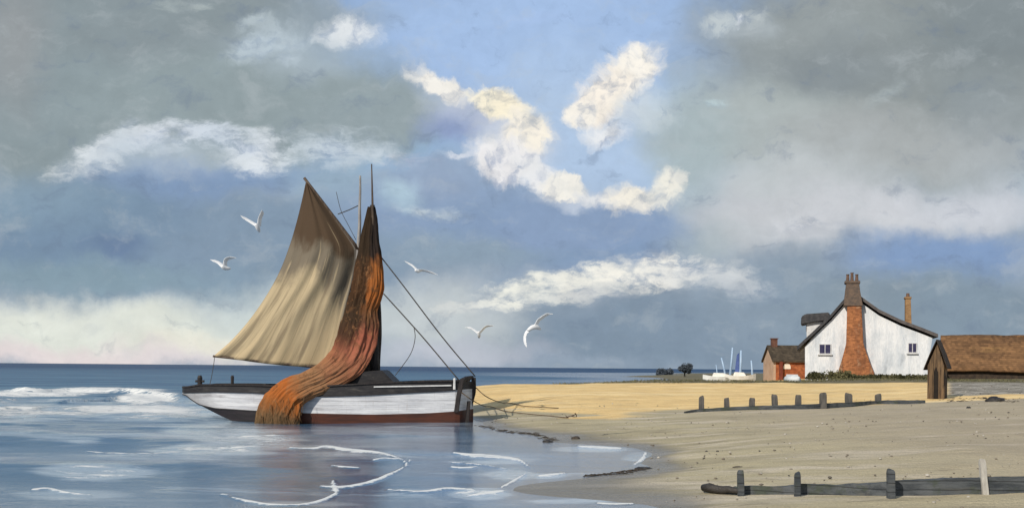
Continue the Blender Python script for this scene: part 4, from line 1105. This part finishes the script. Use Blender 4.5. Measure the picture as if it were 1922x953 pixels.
# ------------------------------------------------------------------ stones and wrack on the shore
def rock(px, py, wpx, hpx, label, cat="stone", mat="stone", name="stone", seed=0):
    p = on_ground(px, py); sc_ = p[1] / F
    bm = bmesh.new(); bmesh.ops.create_icosphere(bm, subdivisions=4, radius=1)
    for v in bm.verts:
        v.co *= 1 + .28 * mnoise.noise(v.co * 1.7 + Vector((seed, 0, 0))) + .10 * mnoise.noise(v.co * 5 + Vector((seed, 3, 0)))
        v.co = Vector((v.co.x * wpx * sc_ / 2, v.co.y * wpx * sc_ * .4, max(v.co.z, -.5) * hpx * sc_ * .7))
    me = bpy.data.meshes.new(name); bm.to_mesh(me); bm.free(); me.materials.append(M[mat]); me.shade_smooth()
    o = bpy.data.objects.new(name, me); COL.objects.link(o); o.location = (p[0], p[1], p[2] + .01)
    return tag(o, label, cat)
rock(1028, 829, 20, 5, "dark wet stone where the shallow water meets the sand, nearest the boat", seed=1)
rock(1208, 879, 30, 4, "dark flat stone at the tip of the shallow water tongue", seed=2)
rock(1080, 823, 18, 6, "small grey hump of sand and stone behind the shallow pool", mat="weed", seed=3)
rock(1868, 753, 34, 12, "dark weathered stone on the pebble bank right of the hut", seed=4)
rock(1818, 767, 9, 6, "small black stone on shaded sand right of the hut", seed=5)
rock(1385, 878, 22, 4, "thin dark scrap of seaweed on the bare shaded sand", "seaweed", "weed", "seaweed", 6)
def wrack(pts, label, wpx, n, seed):
    q = MB(); rnd = random.Random(seed); cv = smooth_curve(pts, 6)
    for _ in range(n):
        a, c = cv[rnd.randrange(len(cv))]; a += rnd.gauss(0, 7); c += rnd.gauss(0, wpx * .8)
        p = on_ground(a, c, np.linspace(-.05, 1.2, 60)); L = rnd.uniform(.08, .24)
        th = rnd.uniform(-.5, .5)
        pts_ = [(p[0] + L * (s_ - .5) * math.cos(th), p[1] + L * (s_ - .5) * math.sin(th) + rnd.uniform(-.05, .05), p[2] + .008 + .025 * math.sin(s_ * 3.1) * rnd.random()) for s_ in (0, .33, .66, 1)]
        q.tube(pts_, [.003, .010, .009, .003], 5)
    return tag(q.build("seaweed", M["weed"], None, smooth=True, jitter=.002), label, "seaweed", kind="stuff")
wrack([(905, 800), (950, 810), (1000, 815), (1035, 826)], "dark line of seaweed along the water's edge by the boat", 1.0, 70, 1)
wrack([(1110, 893), (1160, 889), (1200, 882)], "dark seaweed line along the lower edge of the shallow pool", .8, 45, 2)
wrack([(1785, 752), (1850, 748), (1900, 752)], "dark seaweed and debris strewn right of the hut", 2.0, 150, 3)

rnd = random.Random(21); q = MB()
_ico = bmesh.new(); bmesh.ops.create_icosphere(_ico, subdivisions=1, radius=1)
_iv = [v.co.copy() for v in _ico.verts]; _if = [tuple(v.index for v in f.verts) for f in _ico.faces]; _ico.free()
pts_ = []
while len(pts_) < 1300:
    Y = rnd.uniform(13, 46) if rnd.random() < .8 else rnd.uniform(44, 62)
    x = rnd.uniform(-.02, .55) * Y
    if Y > 44 and x < .405 * Y: continue
    if mnoise.noise((x * .35, Y * .8, 3)) + .25 * rnd.random() < .05 and Y < 44: continue
    pts_.append((x, Y))
zz = ground(np.array([p[0] for p in pts_]), np.array([p[1] for p in pts_]))
for (x, Y), z in zip(pts_, zz):
    if z < .02: continue
    r_ = rnd.choice((.008, .012, .016, .022, .03)) * rnd.uniform(.7, 1.3) * (1.5 if Y > 44 else 1)
    a_ = rnd.uniform(0, 6.3); ca, sa = math.cos(a_), math.sin(a_); e1, e2 = rnd.uniform(.7, 1.4), rnd.uniform(.4, .7)
    q.add([(x + r_ * (v.x * ca * e1 - v.y * sa), Y + r_ * (v.x * sa * e1 + v.y * ca), z + .01 + r_ * v.z * e2) for v in _iv], _if)
m, t, b = new_mat("pebble")
gi = t.n("ShaderNodeNewGeometry").outputs["Random Per Island"]
t.l(t.mix(t.ss(gi, .5, 1), t.mix(t.ss(gi, 0, .5), (.06, .055, .05), (.20, .17, .13)), (.50, .47, .42)), b.inputs["Base Color"]); b.inputs["Roughness"].default_value = .7
tag(q.build("pebbles", m, None, smooth=True), "small mixed pebbles scattered over the shaded sand", "pebbles", kind="stuff")

# ------------------------------------------------------------------ hedge and dune grass
def leaf_cloud(q, n, fn, size, rnd):
    for _ in range(n):
        c = fn(rnd); s_ = size * rnd.uniform(.6, 1.3)
        e = Euler((rnd.uniform(0, 6.3), rnd.uniform(0, 6.3), rnd.uniform(0, 6.3))).to_matrix()
        q.add([Vector(c) + e @ Vector(v) * s_ for v in ((-.5, 0, 0), (0, -.3, .1), (.5, 0, 0), (0, .3, .1))], [(0, 1, 2, 3)])
hb0 = P(1600, 713, 69.5); hb0[2] = gz(hb0[0], hb0[1])
hd = empty("hedge", hb0, R(-16)); tag(hd, "low straggling olive hedge along the foot of the white cottage", "hedge")
rnd = random.Random(3); q = MB()
bumps = [(random.Random(11).uniform(0, 1) if 0 else rnd.uniform(-2.6, 5.0), rnd.uniform(-.3, .4), rnd.uniform(.22, .42)) for _ in range(46)]
def hf(r_):
    bx, by, bh = r_.choice(bumps)
    v = Vector((r_.gauss(0, 1), r_.gauss(0, 1), abs(r_.gauss(0, 1)))).normalized() * r_.uniform(.5, 1)
    tall = 1.25 if bx < -.3 else .75
    return (bx + v.x * .5, by + v.y * .4, v.z * bh * 1.2 * tall)
leaf_cloud(q, 9000, hf, .17, rnd); q.build("foliage", M["hedge"], hd)
q = MB(); q.tube([(-2.9, 0, .02), (0, .05, .12), (5.2, 0, .05)], [.03, .05, .02], 5)
for bx, by, bh in bumps: q.tube([(bx, .05, .05), (bx + .05, by, bh)], [.03, .015], 5)
so = q.build("stems", M["bark"], hd); so["kind"] = "stuff"
q = MB(); rnd = random.Random(5)
for _ in range(5200):
    px = rnd.uniform(1040, 1960); py = rnd.uniform(711, 724) if px < 1500 else rnd.uniform(712, 719)
    Y = rnd.uniform(60, 71) if px < 1500 else rnd.uniform(63, 70.5)
    x = (px - CX) / F * Y; z = gz(x, Y)
    if z < .95: continue
    h_ = rnd.uniform(.05, .13); th = rnd.uniform(0, 3.14); lx = rnd.uniform(-.12, .12)
    dx, dy = .022 * math.cos(th), .022 * math.sin(th)
    q.add([(x - dx, Y - dy, z - .02), (x + dx, Y + dy, z - .02), (x + lx * .5 + dx * .6, Y + dy * .6, z + h_ * .7), (x + lx, Y, z + h_)], [(0, 1, 2, 3)])
tag(q.build("dune_grass", M["marram"]), "thin dull dune grass along the crest of the beach", "grass", kind="stuff")

# ------------------------------------------------------------------ far bushes
def far_tree(px, py, Y, wpx, hpx, label, seed, trunk=True):
    b0 = P(px, py, Y); b0[2] = max(gz(b0[0], b0[1]), .0)
    k = Y / F; w, h_ = wpx * k, hpx * k
    e = empty("bush", b0); tag(e, label, "bush")
    rnd = random.Random(seed); q = MB()
    cl = [(rnd.uniform(-.34, .34) * w, rnd.uniform(-.3, .3) * w, (.35 + .5 * rnd.random()) * h_, rnd.uniform(.12, .22) * w) for _ in range(16)]
    def fn(r_):
        x, y, z, rr_ = r_.choice(cl); v = Vector((r_.gauss(0, 1), r_.gauss(0, 1), r_.gauss(0, 1))).normalized() * r_.uniform(.6, 1.05) * rr_
        return (x + v.x, y + v.y, max(.02, z + v.z))
    leaf_cloud(q, 2600, fn, .26 * w / 3 + .05, rnd); q.build("crown", M["hazed_leaf"], e)
    q = MB()
    q.tube([(0, 0, -.3), (0, 0, h_ * .5)], [.06 * w, .03 * w], 7)
    for x, y, z, _ in cl[:6]: q.tube([(0, 0, h_ * .25), (x * .8, y * .8, z)], [.03 * w, .01 * w], 5)
    q.build("trunk", M["bark"], e)
far_tree(1285, 710, 220, 30, 27, "round dark bush far off on the low shore, nearest the white yachts", 2)
far_tree(1248, 711, 300, 34, 9, "low spreading bush far off on the shore, left of the taller round bush", 4)

# ------------------------------------------------------------------ white yachts ashore
def yacht(px0, px1, py_top, Y, masts, label, seed, cloth=None):
    base = P((px0 + px1) / 2, 719, Y); base[2] = gz(base[0], base[1])
    fr_ = Frame(base, R(-14)); e = empty("yacht", base, fr_.yaw); tag(e, label, "yacht", "white yachts drawn up on the far shore")
    L = (px1 - px0) / F * Y; zt = fr_.pl(px0, py_top)[2]
    q = MB(); rings = []
    for s_ in np.linspace(0, 1, 13):
        x = (s_ - .5) * L; hbw = .95 * (math.sin(math.pi * min(s_ * .85 + .12, 1)) ** .7)
        zk = .12 + (.28 if s_ < .1 else 0) + .3 * max(0, s_ - .8); top_ = zt - .10 + .22 * (abs(s_ - .5) * 2) ** 2 + .06 * (s_ - .5)
        rings.append([(x, -hbw, top_), (x, -hbw * .9, (zk + top_) / 2), (x, -hbw * .35, zk), (x, hbw * .35, zk), (x, hbw * .9, (zk + top_) / 2), (x, hbw, top_)])
    q.loft(rings); q.box((-L * .06, -.06, -.2), (L * .08, .06, .4)); q.build("hull", M["yacht"], e, smooth=False)
    q = MB(); q.prism([(-L * .25, zt - .2), (-L * .2, zt + .28), (L * .12, zt + .24), (L * .2, zt - .2)], -.5, .5); q.build("cabin", M["yacht"], e, bevel=.04)
    for (a0_, c0_, a1, c1, w) in masts:
        A, B = np.array(fr_.pl(a0_, c0_)), np.array(fr_.pl(a1, c1)); q = MB()
        q.tube([A, (A + B) / 2 + np.array((.03, 0, 0)), B], [w, w * .85, w * .6], 8); q.build("mast", M["blue_mast"], e, smooth=True)
    if cloth:
        q = MB(); o = [fr_.pl(a, c, .05) for a, c in cloth]; q.prism([(p[0], p[2]) for p in o], .0, .12); q.build("furled_sail", M["blue_cloth"], e, bevel=.03)
yacht(1320, 1386, 704, 108, [(1362, 706, 1354, 671, .11), (1370, 706, 1375, 652, .13), (1346, 706, 1344, 684, .06)], "white yacht with bare pale blue masts, leftmost on the far shore", 1)
yacht(1362, 1418, 703, 102, [(1389, 706, 1391, 657, .13), (1412, 706, 1410, 676, .11)], "white yacht with a dark blue furled sail, beside the small brick house", 2, [(1383, 666), (1387.5, 661), (1387.5, 701), (1379, 702), (1380, 690)])
# pale dinghy hauled out below the brick house
db = P(1487, 722, 66); db[2] = gz(db[0], db[1])
dg = empty("dinghy", db, R(-72)); dg.scale = (.8, .8, .8); tag(dg, "small pale upturned dinghy on the turf below the brick house", "dinghy")
q = MB(); rings = []
for s_ in np.linspace(0, 1, 11):
    w = .5 * math.sin(math.pi * min(.1 + s_ * .62, .5)) if s_ < .65 else .5 * math.cos((s_ - .65) / .35 * 1.45)
    hgt_ = .5 * (.75 + .25 * math.sin(math.pi * s_))
    rings.append([((s_ - .5) * 1.9, w * math.cos(th), hgt_ * math.sin(th) ** .7 if math.sin(th) > 0 else -.05) for th in np.linspace(0, math.pi, 10)])
q.loft(rings); q.build("hull", weathered("pale_dinghy_paint", (.50, .55, .58), (.66, .68, .70), 2, .6, .2), dg, smooth=True)
q = MB(); q.box((-.8, -.025, .40), (.75, .025, .54)); q.build("keel", M["frame"], dg)

# ------------------------------------------------------------------ gulls
def gull(lw, rw, body, Y, label, wpx=5.0, pitch=.5):
    """wing polylines and body from the photo, given real chord, thickness and distance"""
    k = Y / F
    o = P(*body[0], Y)
    q = MB()
    def wing(pts, sgn):
        cv = smooth_curve(pts, 6); n = len(cv); rings = []
        for i, (a, c) in enumerate(cv):
            s_ = i / (n - 1)
            ch = (wpx * k) * (1.0 - .25 * s_ if s_ < .75 else (1 - s_) * 2.7 + .13)       # chord
            p = P(a, c, Y + .10 * math.sin(s_ * 3)) - o
            d = cv[min(i + 1, n - 1)] - cv[max(i - 1, 0)]; L = math.hypot(*d) + 1e-6
            nx, ny = -d[1] / L, d[0] / L
            nv = np.array((nx * sr * 0 + nx, 0, -ny)); bk = np.array((0, 1.0, 0))
            ax = bk * 1.7 + nv * pitch * 2; tk = np.cross(ax, np.array((d[0], 0, -d[1]))); tk /= np.linalg.norm(tk) + 1e-9
            th_ = max(.16 * ch, .010)
            rings.append([tuple(p + ax * ch * .5 * math.cos(t_) + tk * th_ * math.sin(t_)) for t_ in np.linspace(0, 2 * math.pi, 11)[:-1]])
        q.loft(rings)
    wing(lw, -1); wing(rw, 1)
    cvb = smooth_curve([P(a, c, Y - .12 + .24 * i / (len(body) - 1)) - o for i, (a, c) in enumerate(body)], 6)
    n = len(cvb); rad = [wpx * k * .62 * (math.sin(math.pi * (.12 + .82 * i / (n - 1))) ** .8) + .008 for i in range(n)]
    q.tube(cvb, rad, 10)
    ob = q.build("gull", M["gull"], None, smooth=True); ob.location = tuple(o)
    rm = ob.modifiers.new("skin", "REMESH"); rm.mode = "VOXEL"; rm.voxel_size = .016; rm.use_smooth_shade = True
    return tag(ob, label, "gull", "gulls flying round the boat")
gull([(483, 424), (470, 416), (460, 410), (451, 404)], [(486, 424), (488, 410), (492, 400), (492, 394)], [(480, 420), (484, 428), (487, 436)], 40, "gull with wings held up in a V, highest of all, left of the sail", 6)
gull([(418, 500), (412, 494), (404, 490), (394, 487)], [(422, 500), (424, 488), (432, 484), (444, 484)], [(416, 499), (422, 503), (433, 504)], 40, "bright white gull with kinked wings, farthest left, level with the sail's middle", 6)
gull([(783, 507), (775, 499), (767, 494), (758, 489)], [(785, 507), (797, 508), (808, 511), (822, 516)], [(779, 507), (785, 509), (790, 507)], 36, "gull gliding on straight outspread wings just right of the forestays", 4.5)
gull([(898, 625), (890, 619), (883, 615), (872, 614)], [(900, 625), (907, 617), (914, 612), (928, 611)], [(898, 622), (899, 629), (899, 634)], 40, "faint gull seen head on with a shallow V of wings, low over the sea", 4.5)
gull([(996, 616), (988, 624), (985, 634), (986, 645), (989, 652)], [(1006, 611), (1010, 602), (1017, 596), (1027, 590), (1038, 589)], [(990, 620), (1000, 614), (1008, 614), (1015, 618)], 27, "largest gull, banking with one wing raised and one hanging, above the yellow sand", 7)
